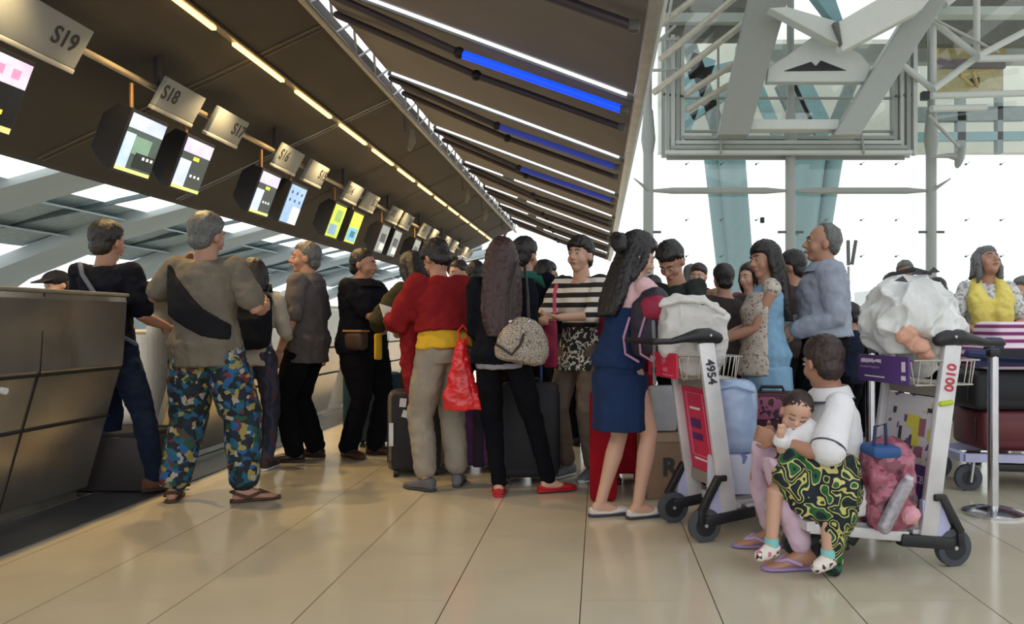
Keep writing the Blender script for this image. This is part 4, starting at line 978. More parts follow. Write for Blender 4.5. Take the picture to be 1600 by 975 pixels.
tB, hw, yz, sy = trolley((1.395, 3.72, 0), ang(-.972, -.235), 'luggage trolley numbered 0100 that the white shirted woman sits on', M_adwht, M_purp, '0100', M_numr, 1, .42)
strokes(tB, (.09, sy + .0068, .897), (-1, 0, 0), (0, 0, 1), .17, .022, M_wink, 13, 5)
strokes(tB, (.10, sy + .0068, .868), (-1, 0, 0), (0, 0, 1), .16, .010, mat('mauve print', (150, 124, 160), .5), 18, 6)
for i, (x, z, w_, h_) in enumerate(((-.165, .88, .025, .045), (-.165, .83, .03, .02), (.06, .825, .16, .006))):
    MB().box((x, sy + .007, z), (w_, .003, h_)).build('print', M_wink, tB, flat=True)
MB().box(on_board(tB, 0, .36, 1) + V((0, .001, 0)), (.38, .004, .15), Matrix.Rotation(.148, 3, 'X')).build('board_band', mat('purple band', (84, 50, 116), .5), tB, flat=True)
text_mesh('SCB', .05, basis(on_board(tB, -.12, .37, 1) + V((0, .006, 0)), (-1, 0, 0), (0, -.148, 1)), M_wink, tB, 'lettering', .0006)
for x, z, w_, h_, m in ((-.03, .62, .09, .06, mat('yellow mark', (206, 196, 70), .5)), (-.06, .55, .05, .08, MATS['yellow mark']), (-.10, .60, .04, .08, mat('mauve mark', (150, 92, 110), .5)), (-.09, .49, .06, .05, MATS['mauve mark']), (.06, .55, .02, .08, M_numk), (.03, .50, .03, .05, M_numk), (.12, .66, .02, .03, M_numk), (-.14, .68, .03, .02, M_numk)):
    MB().box(on_board(tB, x, z, 1) + V((0, .001, 0)), (w_, .003, h_), Matrix.Rotation(.148, 3, 'X')).build('print', m, tB, flat=True)
MB().tube([(-hw - .02, yz(.72) + .03, .72), (-hw - .02, yz(.72) - .02, .725)], .012, 8).build('cable_tie', mat('lime tie', (170, 190, 40), .5), tB)

# third trolley, far right
tC, hw2, yz2, sy2 = trolley((2.42, 5.30, 0), ang(.99, -.12), 'luggage trolley carrying dark red and black suitcases at the right edge', mat('dull board', (60, 50, 70), .6), mat('dull placard', (60, 60, 70), .6), '', M_numk, -1, .42) if False else (None,) * 4
t = empty('luggage_trolley', (2.45, 5.35, 0), 0, 'low luggage trolley carrying dark red and black suitcases at the right edge', 'trolley')
MB().bar((-.12, -.25, .215), (1.5, -.25, .185), .05, .05).bar((-.12, .25, .215), (1.5, .25, .185), .05, .05).bar((-.12, -.25, .215), (-.12, .25, .215), .05, .05).build('platform', M_lilac, t, flat=True)
MB().bar((.1, -.22, .15), (1.2, -.22, .11), .05, .05).bar((.1, .22, .15), (1.2, .22, .11), .05, .05).build('lower_frame', M_dark, t, bevel=.01)
for s in (-1, 1):
    w = MB().tube([(-.08, s * .22 - .02, .083), (-.08, s * .22 - .018, .083), (-.08, s * .22 + .018, .083), (-.08, s * .22 + .02, .083)], [.068, .085, .085, .068], 24, False).build('wheel', M_tyre, t)
    MB().cyl((-.08, s * .22 - .024, .083), (-.08, s * .22 + .024, .083), .045).build('hub', M_hub, w)
    MB().bar((-.08, s * .22 - .03, .06), (-.06, s * .22 - .03, .20), .012, .035, (0, 1, 0)).bar((-.08, s * .22 + .03, .06), (-.06, s * .22 + .03, .20), .012, .035, (0, 1, 0)).build('fork', M_alu, t, flat=True)
    w = MB().tube([(1.3, s * .2 - .02, .083), (1.3, s * .2 + .02, .083)], .083, 24, False).build('wheel', M_tyre, t)

# ------------------------------------------------------------------ suitcases
def suitcase(name, px, py, w, d, h, yaw, label, m, handle=None, hm=None, X=None, Y=None, z=0., stripes=None, group=None, wheels=True, soft=.04):
    if Y is None: Y = F * CH / (py - VY)
    if X is None: X = (px - VX) / F * Y
    t = empty(name, (X, Y, z), R(yaw), label, 'suitcase', group)
    z0 = .045 if wheels else .0
    MB().rbox((0, 0, z0 + h / 2), (w, d, h), soft, seg=3).build('shell', m, t)
    MB().rbox((0, 0, z0 + h / 2), (w * 1.01 if False else w - .10, d + .012, h - .10), .03).build('front_pocket', m, t)
    MB().tube([(w / 2 - soft, -d * .30, z0 + .02), (w / 2 + .004, -d * .30, z0 + .06), (w / 2 + .004, -d * .30, z0 + h - .06), (w / 2 - .05, -d * .30, z0 + h + .003), (-w / 2 + .05, -d * .30, z0 + h + .003), (-w / 2 - .004, -d * .30, z0 + h - .06), (-w / 2 - .004, -d * .30, z0 + .06)], .006, 6).build('zip', M_dark, t)
    MB().tube([(-.07, 0, z0 + h), (-.06, 0, z0 + h + .03), (.06, 0, z0 + h + .03), (.07, 0, z0 + h)], .010, 8).build('carry_handle', M_dark, t)
    if wheels:
        for sx in (-1, 1):
            for sy_ in (-1, 1): MB().cyl((sx * (w / 2 - .05) - .014, sy_ * (d / 2 - .04), .03), (sx * (w / 2 - .05) + .014, sy_ * (d / 2 - .04), .03), .03).build('wheel', M_dark, t)
    if handle:
        for sx in (-.08, .08): MB().cyl((sx, d / 2 - .04, z0 + h - .02), (sx, d / 2 - .04, z0 + h + handle), .011).build('pull_rod', hm or M_alu, t)
        MB().rbox((0, d / 2 - .04, z0 + h + handle), (.21, .035, .035), .012).build('pull_grip', M_dark, t)
    if stripes:
        for x, ww, mm in stripes: MB().rbox((x, 0, z0 + h / 2), (ww, d + .026, h + .012), .012).build('panel_band', mm, t)
    return t
M_blkfab = mat('black luggage fabric', (30, 31, 38), .75, bump=.2, bscale=120)
M_brn = cells('brown camouflage fabric', [(0, (70, 58, 50)), (.4, (104, 90, 78)), (.7, (52, 44, 42))], 22, .8, 'noise')
s1 = suitcase('suitcase', 640, 742, .38, .30, .55, 12, 'black suitcase with white stickers and brown patterned edge in front of grey trousers', M_blkfab, .0 , X=-1.30, Y=5.72, stripes=None)
MB().rbox((-.165, 0, .32), (.05, .29, .53), .02).build('edge_panel', M_brn, s1); MB().rbox((.165, 0, .32), (.05, .29, .53), .02).build('edge_panel', M_brn, s1)
for x, z, a, b, r_ in ((-.09, .52, .045, .06, .1), (-.07, .44, .05, .05, .3), (-.17, .30, .03, .16, 0)):
    MB().box((x, -.160 if x > -.15 else -.152, z), (a, .004, b), Matrix.Rotation(r_, 3, 'Y')).build('sticker', M_white, s1, flat=True)
M_pur = mat('purple suitcase', (98, 52, 118), .6); M_navy = mat('navy band', (38, 34, 66), .6)
suitcase('suitcase', 752, 738, .42, .26, .56, -4, 'purple suitcase with navy centre band behind the red plastic bag', M_pur, .0, stripes=[(-.02, .08, M_navy)], X=-.83, Y=5.85)
suitcase('suitcase', 842, 752, .40, .28, .62, 3, 'large black suitcase with blue pull handle between the red shoes and striped shirt', mat('charcoal luggage', (36, 38, 44), .7), .42, mat('blue rod', (70, 90, 150), .35, .6), X=-.47, Y=5.42)
s3 = suitcase('suitcase', 580, 695, .44, .28, .60, -20, 'blue suitcase with a round white emblem behind the man in black polo', mat('deep blue luggage', (28, 62, 88), .65), .0, X=-1.98, Y=7.0)
MB().cyl((-.02, -.150, .40), (-.02, -.158, .40), .075, seg=28).build('emblem', mat('emblem pale', (168, 178, 196), .6), s3); MB().cyl((-.02, -.156, .40), (-.02, -.162, .40), .055, seg=28).build('emblem_centre', mat('emblem blue', (60, 90, 150), .6), s3); MB().box((-.02, -.158, .30), (.15, .006, .02)).build('emblem_text', MATS['emblem pale'], s3, flat=True)
M_flor = cells('pink floral panel', [(0, (92, 44, 62)), (.35, (150, 84, 112)), (.55, (60, 40, 52)), (.75, (176, 120, 140))], 26, .8, 'noise', detail=1)
M_burg = mat('burgundy fabric', (78, 34, 48), .8)
s4 = suitcase('suitcase', 1205, 720, .34, .26, .62, -8, 'burgundy and black suitcase with pink floral panels beside the sleeping baby', M_burg, .0, X=1.03, Y=4.75)
for z in (.20, .40, .58): MB().rbox((-.02, -.14, z), (.17, .02, .13), .01).build('floral_panel', M_flor, s4)
for x in (-.13, .10): MB().rbox((x, -.145, .36), (.035, .025, .62), .01).build('strap', M_dark, s4)
MB().rbox((0, -.148, .46), (.30, .02, .03), .008).build('strap', M_dark, s4); MB().rbox((.11, -.16, .60), (.07, .03, .05), .012).build('buckle', M_dark, s4)
# right edge load
suitcase('suitcase', 0, 0, 1.15, .46, .26, 0, 'dark red hard suitcase lying on the trolley at the right edge', mat('dark red shell', (98, 38, 44), .5), X=3.05, Y=5.38, z=.245, wheels=False)
s5 = suitcase('suitcase', 0, 0, 1.20, .44, .25, 0, 'black suitcase with a yellow strap lying on the dark red one', mat('black shell', (26, 27, 34), .6), X=3.02, Y=5.36, z=.51, wheels=False)
MB().rbox((.02, 0, .125), (.05, .47, .27), .01, Matrix.Rotation(.12, 3, 'Y')).build('strap', mat('yellow strap', (190, 178, 110), .7), s5)
M_strp = cells('pink and white stripes', [(0, (232, 218, 230)), (.42, (190, 104, 160)), (.75, (110, 50, 96))], 6.5, .8, 'wave')
b1 = empty('striped_bag', (3.05, 5.32, .78), 0, 'pink and white striped bag lying on top of the black suitcase', 'bag')
MB().rbox((0, 0, .07), (1.15, .42, .16), .05, seg=3).build('body', M_strp, b1, disp=(.015, .1)); MB().rbox((-.05, -.20, .04), (1.2, .03, .05), .01).build('zip_band', mat('navy strap', (40, 48, 92), .7), b1)
b1b = empty('striped_bag', (2.98, 5.42, .93), 0, 'second pink and white striped bag behind, below the yellow scarf', 'bag')
MB().rbox((0, 0, .05), (.75, .36, .20), .05, seg=3).build('body', M_strp, b1b, disp=(.015, .1)); 
tag(MB().tube([(2.35, 5.07, .88), (2.75, 5.06, .86), (3.15, 5.06, .74)], .03, 8).build('belt_strap', MATS['navy strap'], None), 'navy strap across the bags behind the stanchion', 'strap')
tag(MB().rbox((2.52, 5.10, .93), (.10, .10, .10), .02).build('small_pouch', MATS['navy strap'], None), 'small navy pouch beside the striped bag', 'pouch')

# ------------------------------------------------------------------ loads on trolley 4954
M_sack = mat('white woven sack', (206, 204, 202), .8, bump=.4, bscale=30, var=.06)
t = empty('white_sack', (.475, 4.16, .83), 0, 'bulky white woven sack heaped in the basket of trolley 4954', 'bag')
s = MB(); s.rbox((.01, 0, .18), (.33, .34, .30), .05, Matrix.Rotation(.12, 3, 'Y'), seg=3); s.rbox((.03, 0, .06), (.22, .28, .22), .06, seg=3); s.tube([(-.14, -.12, .33), (-.06, -.1, .37), (.06, -.08, .37), (.14, -.1, .28)], .03)
s.build('body', M_sack, t, remesh=.008, smooth=2, disp=(.035, .12, 1))
MB().tube([(-.16, -.16, .335), (-.06, -.17, .36), (.05, -.17, .35), (.15, -.16, .29)], .014, 8).build('rolled_hem', M_sack, t, remesh=.008, disp=(.02, .05))
t = empty('wrapped_bundle', (.71, 4.22, .40), R(-5), 'pale blue plastic wrapped bundle standing on trolley 4954', 'bundle')
s = MB(); s.rbox((0, 0, .19), (.24, .34, .38), .07, seg=3); s.ell((.03, 0, .08), (.12, .16, .10)); s.build('body', mat('pale blue wrap', (158, 180, 214), .35, bump=.4, bscale=12, coat=.3), t, remesh=.012, smooth=3, disp=(.03, .14))
MB().tube([(-.10, -.17, .34), (0, -.185, .36), (.09, -.17, .33)], .010, 8).build('fold', MATS['pale blue wrap'], t)
t = empty('printed_box', (.70, 4.22, .20), R(-5), 'white and blue printed carton under the pale blue bundle', 'box')
MB().rbox((0, 0, .105), (.26, .34, .20), .012).build('carton', cells('blue print on white', [(0, (200, 206, 224)), (.72, (110, 124, 170)), (.8, (200, 206, 224))], 30, .7), t)
strokes(t, (-.06, -.1705, .10), (0, 0, -1), (1, 0, 0), .17, .028, mat('navy print', (50, 60, 110), .6), 8, 7)
t = empty('cardboard_box', (.44, 5.05, 0), R(8), 'brown cardboard box marked R on the floor behind trolley 4954', 'box')
MB().rbox((0, 0, .20), (.34, .34, .40), .008).build('carton', mat('brown cardboard', (146, 118, 98), .85), t); MB().box((0, -.172, .375), (.34, .004, .05)).build('tape', mat('tape', (170, 150, 128), .5), t, flat=True)
text_mesh('R', .15, basis((-.03, -.173, .19), (1, 0, 0), (0, 0, 1)), M_ink, t, 'lettering', .0006, .006)
t = empty('carrier_bag', (.42, 5.0, .40), R(5), 'pale grey carrier bag standing on the brown cardboard box', 'bag')
MB().rbox((-.02, 0, .14), (.17, .15, .28), .025).build('body', mat('grey white bag', (186, 188, 196), .7, bump=.3, bscale=14), t, disp=(.012, .1)); MB().rbox((.11, 0, .13), (.06, .14, .26), .015).build('side_panel', M_dark, t)
# ------------------------------------------------------------------ loads on trolley 0100
t = empty('plastic_bag', (1.445, 3.72, .925), 0, 'huge crumpled translucent white plastic bag heaped on trolley 0100', 'bag')
s = MB(); s.ell((0, 0, .18), (.20, .22, .19)); s.ell((-.07, 0, .15), (.15, .20, .15)); s.ell((.10, 0, .12), (.13, .19, .15)); s.ell((.02, 0, .27), (.13, .14, .10)); s.ell((.03, 0, -.02), (.09, .15, .08)); s.tube([(.12, 0, .27), (.20, .02, .24), (.24, .03, .12)], [.05, .045, .04])
M_film = mat('milky plastic film', (210, 212, 212), .28, bump=.6, bscale=14, var=.14, coat=.4)
s.build('body', M_film, t, remesh=.007, smooth=2, disp=(.05, .13, 1))
for i, (x, y, z, r_) in enumerate(((-.10, -.17, .34, .3), (-.03, -.175, .37, .2), (.05, -.15, .38, .1))):
    MB().prism([(-.03, -.012), (.03, .0), (.0, .02)], -.003, .003).xf(Matrix.Translation((x, y, z)) @ Matrix.Rotation(r_, 4, 'Y')).build('print', M_numk, t, flat=True)
MB().tube([(-.09, -.02, .375), (0, -.04, .395), (.09, -.02, .38)], [.008, .014, .008], 10).build('black_strap', M_dark, t)
s = MB()
s.ell((-.08, -.170, .10), (.055, .042, .05)); s.ell((-.03, -.176, .05), (.055, .040, .04)); s.ell((.01, -.165, .01), (.04, .035, .03))
s.build('orange_contents', mat('orange wrap', (206, 156, 134), .4), t, remesh=.008, smooth=1, disp=(.03, .05))
tag(MB().ell((1.43, 3.60, 1.06), (.05, .04, .045)).build('soft_toy', mat('lilac item', (176, 178, 214), .6), None), 'lilac bulge of something inside the plastic bag', 'packed item')
# pink bag at the foot of the trolley
t = empty('pink_plastic_bag', (1.265, 3.55, .19), R(6), 'translucent pink plastic bag of belongings standing on trolley 0100', 'bag')
M_pink = cells('pink film over dark contents', [(0, (70, 44, 58)), (.40, (120, 62, 78)), (.47, (168, 96, 116)), (.56, (146, 78, 96)), (.66, (88, 50, 62))], 9, .3, 'noise', .04, detail=3)
s = MB(); s.rbox((0, 0, .16), (.22, .26, .36), .06, seg=3); s.ell((.03, 0, .07), (.10, .13, .08)); s.ell((.02, .0, .32), (.09, .10, .06)); s.build('body', M_pink, t, remesh=.010, smooth=2, disp=(.04, .07))
MB().tube([(-.07, -.155, .02), (-.02, -.155, .12), (.03, -.15, .20)], .030, 14).build('bottle', mat('clear bottle', (150, 146, 156), .15, coat=.6, var=.3, vscale=40), t)
MB().cyl((.03, -.15, .20), (.045, -.15, .235), .02).build('bottle_cap', mat('pale cap', (200, 205, 214), .3), t)
MB().rbox((-.04, -.04, .33), (.13, .18, .05), .02).build('blue_flap', mat('blue cloth', (44, 84, 140), .7), t, disp=(.02, .06))
MB().tube([(-.09, -.09, .33), (-.085, -.10, .44), (-.04, -.10, .45), (-.03, -.09, .35)], .008, 8).build('strap', MATS['navy strap'], t)
MB().ell((.06, -.12, .06), (.045, .04, .04)).build('pink_ruffle', mat('pink ruffle', (206, 150, 160), .8), t, disp=(.03, .03))

# ------------------------------------------------------------------ queue barriers
def stanchion(px, X, Y, label, bd=None):
    t = empty('queue_post', (X, Y, 0), 0, label, 'queue post')
    MB().tube([(0, 0, .0), (0, 0, .014), (0, 0, .03), (0, 0, .045)], [.165, .165, .12, .04], 40, False).build('base', M_chrome, t)
    MB().cyl((0, 0, .04), (0, 0, .90), .029, seg=24).build('pole', M_chrome, t)
    MB().rbox((0, 0, .905), (.062, .062, .05), .012).build('belt_head', M_dark, t)
    return t
stanchion(0, 2.22, 4.50, 'chrome queue barrier post with round base at the far right')
stanchion(0, 1.70, 5.0, 'chrome queue barrier post behind trolley 0100')
tag(MB().bar((2.25, 4.5, .905), (3.4, 4.7, .90), .004, .05).build('barrier_belt', mat('black belt', (24, 26, 34), .7), None, flat=True), 'black barrier belt stretched right from the chrome post', 'belt')
# ------------------------------------------------------------------ fabrics
c_black = cloth('black cotton', (20, 23, 34)); c_jean = cloth('dark denim', (28, 38, 60)); c_blk2 = cloth('black trousers', (15, 16, 22))
c_grey = cloth('taupe grey shirt', (112, 106, 96)); c_grey2 = cloth('slate grey shirt', (92, 88, 90)); c_khaki = cloth('khaki grey cotton', (148, 140, 128))
c_red = cloth('red shawl wool', (128, 30, 34)); c_yel = cloth('yellow cotton', (214, 172, 52)); c_olive = cloth('olive jacket', (62, 60, 42)); c_white = cloth('white polo cotton', (226, 226, 230), var=.03)
c_pink = cloth('pale pink cotton', (216, 178, 184)); c_denim = cloth('navy denim', (34, 52, 88)); c_lblue = cloth('pale blue denim', (128, 166, 196)); c_shirt = cloth('pale blue shirting', (148, 156, 172))
c_dark = cloth('dark brown shirt', (62, 54, 54)); c_navy = cloth('navy shirt', (34, 40, 58)); c_redsk = cloth('crimson skirt', (164, 28, 44)); c_lilac = cloth('lilac pink trousers', (204, 178, 196)); c_green = cloth('green collar', (40, 100, 84))
c_beige = cloth('beige trousers', (112, 98, 88))
m_floral = cells('tropical print', [(0, (20, 40, 56)), (.20, (26, 92, 120)), (.34, (150, 136, 78)), (.42, (22, 30, 40)), (.62, (160, 160, 150)), (.68, (100, 46, 56)), (.74, (34, 78, 60)), (.84, (24, 34, 50)), (.91, (34, 88, 146))], 32, .8, 'voronoi', .06)
m_stripe = cells('black and white stripes', [(0, (226, 220, 210)), (.5, (28, 26, 30))], 4.6, .8, 'wave')
m_bw = cells('black and white print', [(0, (30, 30, 34)), (.50, (206, 204, 196)), (.60, (40, 40, 44)), (.70, (150, 150, 150))], 26, .8, 'noise', .02)
m_vest = cells('cream floral vest', [(0, (188, 180, 168)), (.74, (128, 112, 116)), (.82, (196, 188, 176)), (.93, (160, 130, 126))], 75, .8)
m_wrap = cells('green and gold batik', [(0, (16, 34, 38)), (.40, (190, 184, 100)), (.425, (18, 48, 44)), (.475, (196, 190, 110)), (.50, (18, 30, 42)), (.56, (200, 192, 120)), (.585, (30, 92, 50)), (.66, (14, 32, 40))], 11, .8, 'noise', .05, detail=1)
m_snake = cells('snake print leather', [(0, (92, 84, 78)), (.06, (172, 160, 146))], 55, .55, 'edge')
m_knit = cells('pale lace sleeve', [(0, (206, 208, 206)), (.7, (150, 150, 160))], 60, .8)
def sp(ctx, b, nm, m, rv=.012, disp=(.01, .06), sm=2):
    return b.xf(Matrix.Scale(ctx['S'], 4)).build(nm, m, ctx['t'], remesh=rv, smooth=sm, disp=disp)
def strap(ctx, pts, r, m, nm='strap'):
    return MB().tube(pts, r, 8).xf(Matrix.Scale(ctx['S'], 4)).build(nm, m, ctx['t'])

# man at the counter, left
c = person('young man in black T-shirt and jeans leaning at the steel counter, seen from behind', 166, 772, 1.72, -8, 'a', 1.0, Y=5.10, head=(-4, 6, 0), feet=((-.02, .05), (.36, -.02)), hands=((-.20, .34, 1.06), (.22, .26, 1.04)), poles=((-.4, -.8, -1), (.35, -.8, -1)),
           top=('tee', c_black, {'hem': .86, 'sleeve': .48, 'loose': .022, 'flare': .01}), bottom=('pants', c_jean, {'loose': .012}), shoes=('sneaker', mat('brown plaid shoe', (96, 62, 48), .7), mat('dark sole', (60, 50, 44), .8)), hair=('short', H_black, 1.08), palms=((0, 0, -1), (0, 0, -1)), footyaw=(10, -35))
strap(c, [c['up']((-.14, -.05, 1.43)), c['up']((-.06, -.125, 1.36)), c['up']((.10, -.135, 1.15)), c['up']((.17, -.08, .98)), c['up']((.20, .0, .93))], .014, mat('grey blue strap', (78, 90, 110), .8), 'bag_strap')
# elder in patterned trousers
c = person('person in grey top and baggy tropical print trousers with a black sling', 322, 784, 1.73, -6, 'a', 1.06, Y=4.80, head=(-12, 4, 3), feet=((-.21, 0), (.22, .03)), hands=((-.235, .12, 1.40), (.24, .24, 1.16)), poles=((-1, .1, -1.0), (.6, -.6, -.8)),
           top=('shirt', c_grey, {'hem': .80, 'sleeve': .42, 'loose': .03, 'flare': .02, 'srad': 1.3}), bottom=('pants', m_floral, {'loose': .05, 'rhem': .088, 'short': .14}), shoes=('sandal', mat('brown sandal', (72, 52, 42), .7)), hair=('short', H_grey, 1.08), footyaw=(25, -55), curl=.9)
b = MB(); u = c['up']
edge = [(-.19, 1.40, 1.33), (-.17, 1.39, 1.22), (-.14, 1.35, 1.10), (-.08, 1.29, 1.06), (-.01, 1.22, 1.02), (.06, 1.15, .985), (.13, 1.09, .96), (.19, 1.05, .955)]
vs = []
for x, zt, zb in edge:
    for k in range(6):
        z = zt + (zb - zt) * k / 5; a_, b_ = .222, .165 + .01 * math.sin(3 * z * 6)
        yy = -b_ * math.sqrt(max(.02, 1 - (x / a_) ** 2)) * (1 if z < 1.3 else 1 - (z - 1.3) * 2.2)
        vs.append((x, yy, z))
outer = [u((x, y - .012, z)) for x, y, z in vs]; inner = [u((x, y + .035, z)) for x, y, z in vs]; N_ = len(vs); fs = []
for i_ in range(len(edge) - 1):
    for k in range(5):
        a0 = i_ * 6 + k; fs.append((a0, a0 + 6, a0 + 7, a0 + 1)); fs.append((N_ + a0, N_ + a0 + 1, N_ + a0 + 7, N_ + a0 + 6))
for i_ in range(len(edge) - 1):
    for k in (0, 5):
        a0 = i_ * 6 + k; fs.append((a0, a0 + 6, N_ + a0 + 6, N_ + a0))
for k in range(5):
    for i_ in (0, len(edge) - 1):
        a0 = i_ * 6 + k; fs.append((a0, a0 + 1, N_ + a0 + 1, N_ + a0))
b.add(outer + inner, fs)
o = b.xf(Matrix.Translation(c['t'].location) @ Matrix.Rotation(R(-6), 4, 'Z') @ Matrix.Scale(c['S'], 4)).build('sling_bag', cloth('black sling cloth', (30, 31, 36)), None, remesh=.009, smooth=2, disp=(.01, .08)); tag(o, 'wide black sling bag across the back of the person in tropical trousers', 'bag')
# small person with backpack
c = person('short dark haired person in dark clothes carrying a black backpack', 396, 735, 1.54, 8, 'a', .9, detail=0, head=(-10, 5, 0), feet=((-.09, 0), (.10, .02)), hands=((-.2, .3, 1.05), (.2, .3, 1.05)), top=('top', cloth('white undershirt', (170, 166, 156)), {'hem': .84, 'sleeve': .7, 'loose': .016}), bottom=('pants', cells('dark streaked trousers', [(0, (38, 40, 56)), (.5, (50, 60, 88)), (.62, (84, 44, 56))], 9, .8, 'noise', stretch=(3, 3, .6)), {'loose': .012}), shoes=('sneaker', mat('dark trainer', (48, 42, 42), .7), M_white), hair=('bob', H_black, 1.05, .08), face=False)
t = empty('backpack', world_of(c, (0, -.20, 1.02)), R(8), 'black backpack worn by the short person beside the tropical trousers', 'backpack')
s = MB(); s.rbox((0, 0, .17), (.34, .20, .42), .08, seg=3); s.rbox((0, -.10, .10), (.26, .08, .22), .04); s.build('body', cloth('backpack black', (28, 30, 38)), t, remesh=.012, smooth=2, disp=(.02, .08))
for sx in (-1, 1): MB().tube([(sx * .10, .08, .34), (sx * .12, .16, .42), (sx * .13, .20, .30)], .015, 8).build('shoulder_strap', M_dark, t)
MB().tube([(-.04, -.01, .38), (0, -.01, .42), (.04, -.01, .38)], .008, 8).build('top_loop', M_dark, t)
# man in grey shirt facing left
c = person('older man in slate grey shirt and black trousers looking left', 480, 718, 1.71, 88, 'a', 1.08, head=(18, -2, 0), feet=((-.10, .06), (.12, -.02)), hands=((-.26, .10, .86), (.26, -.02, .84)),
           top=('shirt', c_grey2, {'hem': .76, 'sleeve': .5, 'loose': .03, 'flare': .02, 'collar': c_grey2}), bottom=('pants', c_blk2, {'loose': .02, 'rhem': .075}), shoes=('loafer', mat('dark leather shoe', (50, 36, 34), .4)), hair=('short', H_grey, 1.0), footyaw=(18, -8))
# man in black polo
c = person('stocky man in black polo and black trousers with hands clasped, facing right', 566, 712, 1.67, -112, 'a', 1.38, head=(14, 3, 0), feet=((-.10, .05), (.11, -.05)), hands=((-.05, .38, 1.02), (.06, .38, 1.03)), poles=((-1, -.6, -.8), (1, -.6, -.8)),
           top=('polo', cloth('black polo', (19, 21, 31)), {'hem': .84, 'sleeve': .46, 'loose': .022, 'flare': .01, 'collar': cloth('black polo', (19, 21, 31))}), bottom=('pants', c_blk2, {'loose': .02, 'rhem': .078}), shoes=('loafer', mat('brown leather shoe', (72, 46, 38), .4)), hair=('short', H_black, .98), palms=((1, 0, 0), (-1, 0, 0)), curl=1.0, footyaw=(14, -14))
t = empty('waist_bag', world_of(c, (.20, .10, .95)), R(-112), 'brown and dark waist bag at the side of the man in black polo', 'bag')
s = MB(); s.rbox((0, 0, 0), (.11, .18, .15), .04, seg=3); s.build('body', mat('dark brown bag', (66, 48, 42), .6), t, disp=(.01, .05)); MB().rbox((.0, 0, .075), (.112, .182, .018), .008).build('zip_trim', mat('tan trim', (150, 110, 70), .6), t)
# olive jacket
c = person('person in olive jacket reaching left behind the woman in the red shawl', 668, 0, 1.63, 58, 'b', .98, Y=5.98, detail=0, lean=(14, 0), head=(0, 16, 0), feet=((-.12, 0), (.12, 0)), hands=((-.16, .36, 1.08), (.15, .35, 1.05)), poles=((-1, -.4, -.3), (1, -.5, -.6)),
           top=('jacket', c_olive, {'hem': .84, 'sleeve': .9, 'loose': .032, 'crease': .03}), bottom=('pants', cloth('dark olive trousers', (36, 36, 32)), {'loose': .02}), shoes=('sneaker', M_dark), hair=('bob', H_black, 1.05, .1), curl=.9)
t = empty('yellow_folder', world_of(c, (-.10, .44, .95)), R(40), 'yellow pouch held by the person in the olive jacket', 'pouch')
MB().rbox((0, 0, -.02), (.06, .03, .20), .012).build('pouch', c_yel, t)
# red shawl woman
c = person('woman in dark red shawl and cropped grey trousers reading a document', 694, 762, 1.63, 36, 'a', 1.0, fem=True, lean=(10, 0), head=(12, 34, 0), feet=((-.14, -.02), (.10, .0)), hands=((-.22, .42, 1.14), (-.08, .42, 1.12)), poles=((-.5, -.5, -1.1), (.5, -.6, -.9)),
           top=[('blouse', c_yel, {'hem': .945, 'sleeve': 0, 'loose': .040, 'flare': .004}), ('shawl', c_red, {'hem': 1.06, 'sleeve': .86, 'loose': .044, 'flare': .022, 'srad': 1.45, 'crease': .035, 'name': 'shawl', 'neck': 1.43})],
           bottom=('pants', c_khaki, {'loose': .032, 'rhem': .078, 'short': .16, 'waist': .97}), shoes=('sneaker', mat('grey trainer', (98, 98, 104), .7), mat('dark grey sole', (62, 62, 66), .8)), hair=('fringe', H_black, 1.12), curl=.8, footyaw=(20, -32), palms=((.6, 0, .8), (-.6, 0, .8)))
s = MB(); u = c['up']
s.tube([u((-.12, .13, 1.30)), u((-.16, .18, 1.1)), u((-.17, .17, .90)), u((-.18, .15, .78)), u((-.19, .14, .66))], [.07, .075, .07, .06, .03], 12); s.xf(Matrix.Scale(c['S'], 4)).build('shawl_end', c_red, c['t'], remesh=.011, smooth=2, disp=(.035, .05))
s = MB()
for k in range(7): s.tube([u((-.20 + .015 * k, .13 + .008 * k, .70)), u((-.205 + .016 * k, .13 + .01 * k, .58 - .02 * (k % 3)))], .007, 6)
s.xf(Matrix.Scale(c['S'], 4)).build('fringe', mat('bright red fringe', (184, 40, 40), .8), c['t'])
hp = world_of(c, (-.17, .52, 1.17))
t = empty('document', hp, R(60), 'white paper and ticket in the hands of the woman with the red shawl', 'paper')
MB().rbox((0, 0, .02), (.16, .006, .12), .002, Matrix.Rotation(-.7, 3, 'X') @ Matrix.Rotation(.3, 3, 'Y')).build('page', M_white, t); MB().rbox((.02, -.012, .0), (.12, .006, .09), .002, Matrix.Rotation(-.9, 3, 'X') @ Matrix.Rotation(.6, 3, 'Y')).build('ticket', mat('blue grey print', (150, 158, 176), .6), t)
# red carrier bag
t = empty('red_plastic_bag', (-.85, 5.02, .52), R(5), 'bright red plastic bag hanging between the grey trousers and the black ones', 'bag')
M_rb = mat('glossy red plastic', (214, 34, 40), .3, bump=.4, bscale=14, var=.15, coat=.3)
s = MB(); n = 24; rg = []
for z, rx, ry, x in ((.0, .02, .02, .0), (.012, .115, .05, .0), (.08, .120, .06, .0), (.18, .085, .05, -.01), (.30, .055, .045, -.015), (.40, .04, .03, -.01), (.45, .03, .02, 0)):
    rg.append([V((x + rx * math.cos(2 * math.pi * k / n) * (1 + .12 * math.sin(5 * k)), ry * math.sin(2 * math.pi * k / n), z)) for k in range(n)])
s.loft(rg); s.build('body', M_rb, t, remesh=.008, smooth=1, disp=(.03, .05))
MB().tube([(-.02, 0, .42), (-.03, 0, .50), (0, 0, .54), (.03, 0, .50), (.02, 0, .42)], .008, 8).build('loop_handle', M_rb, t)
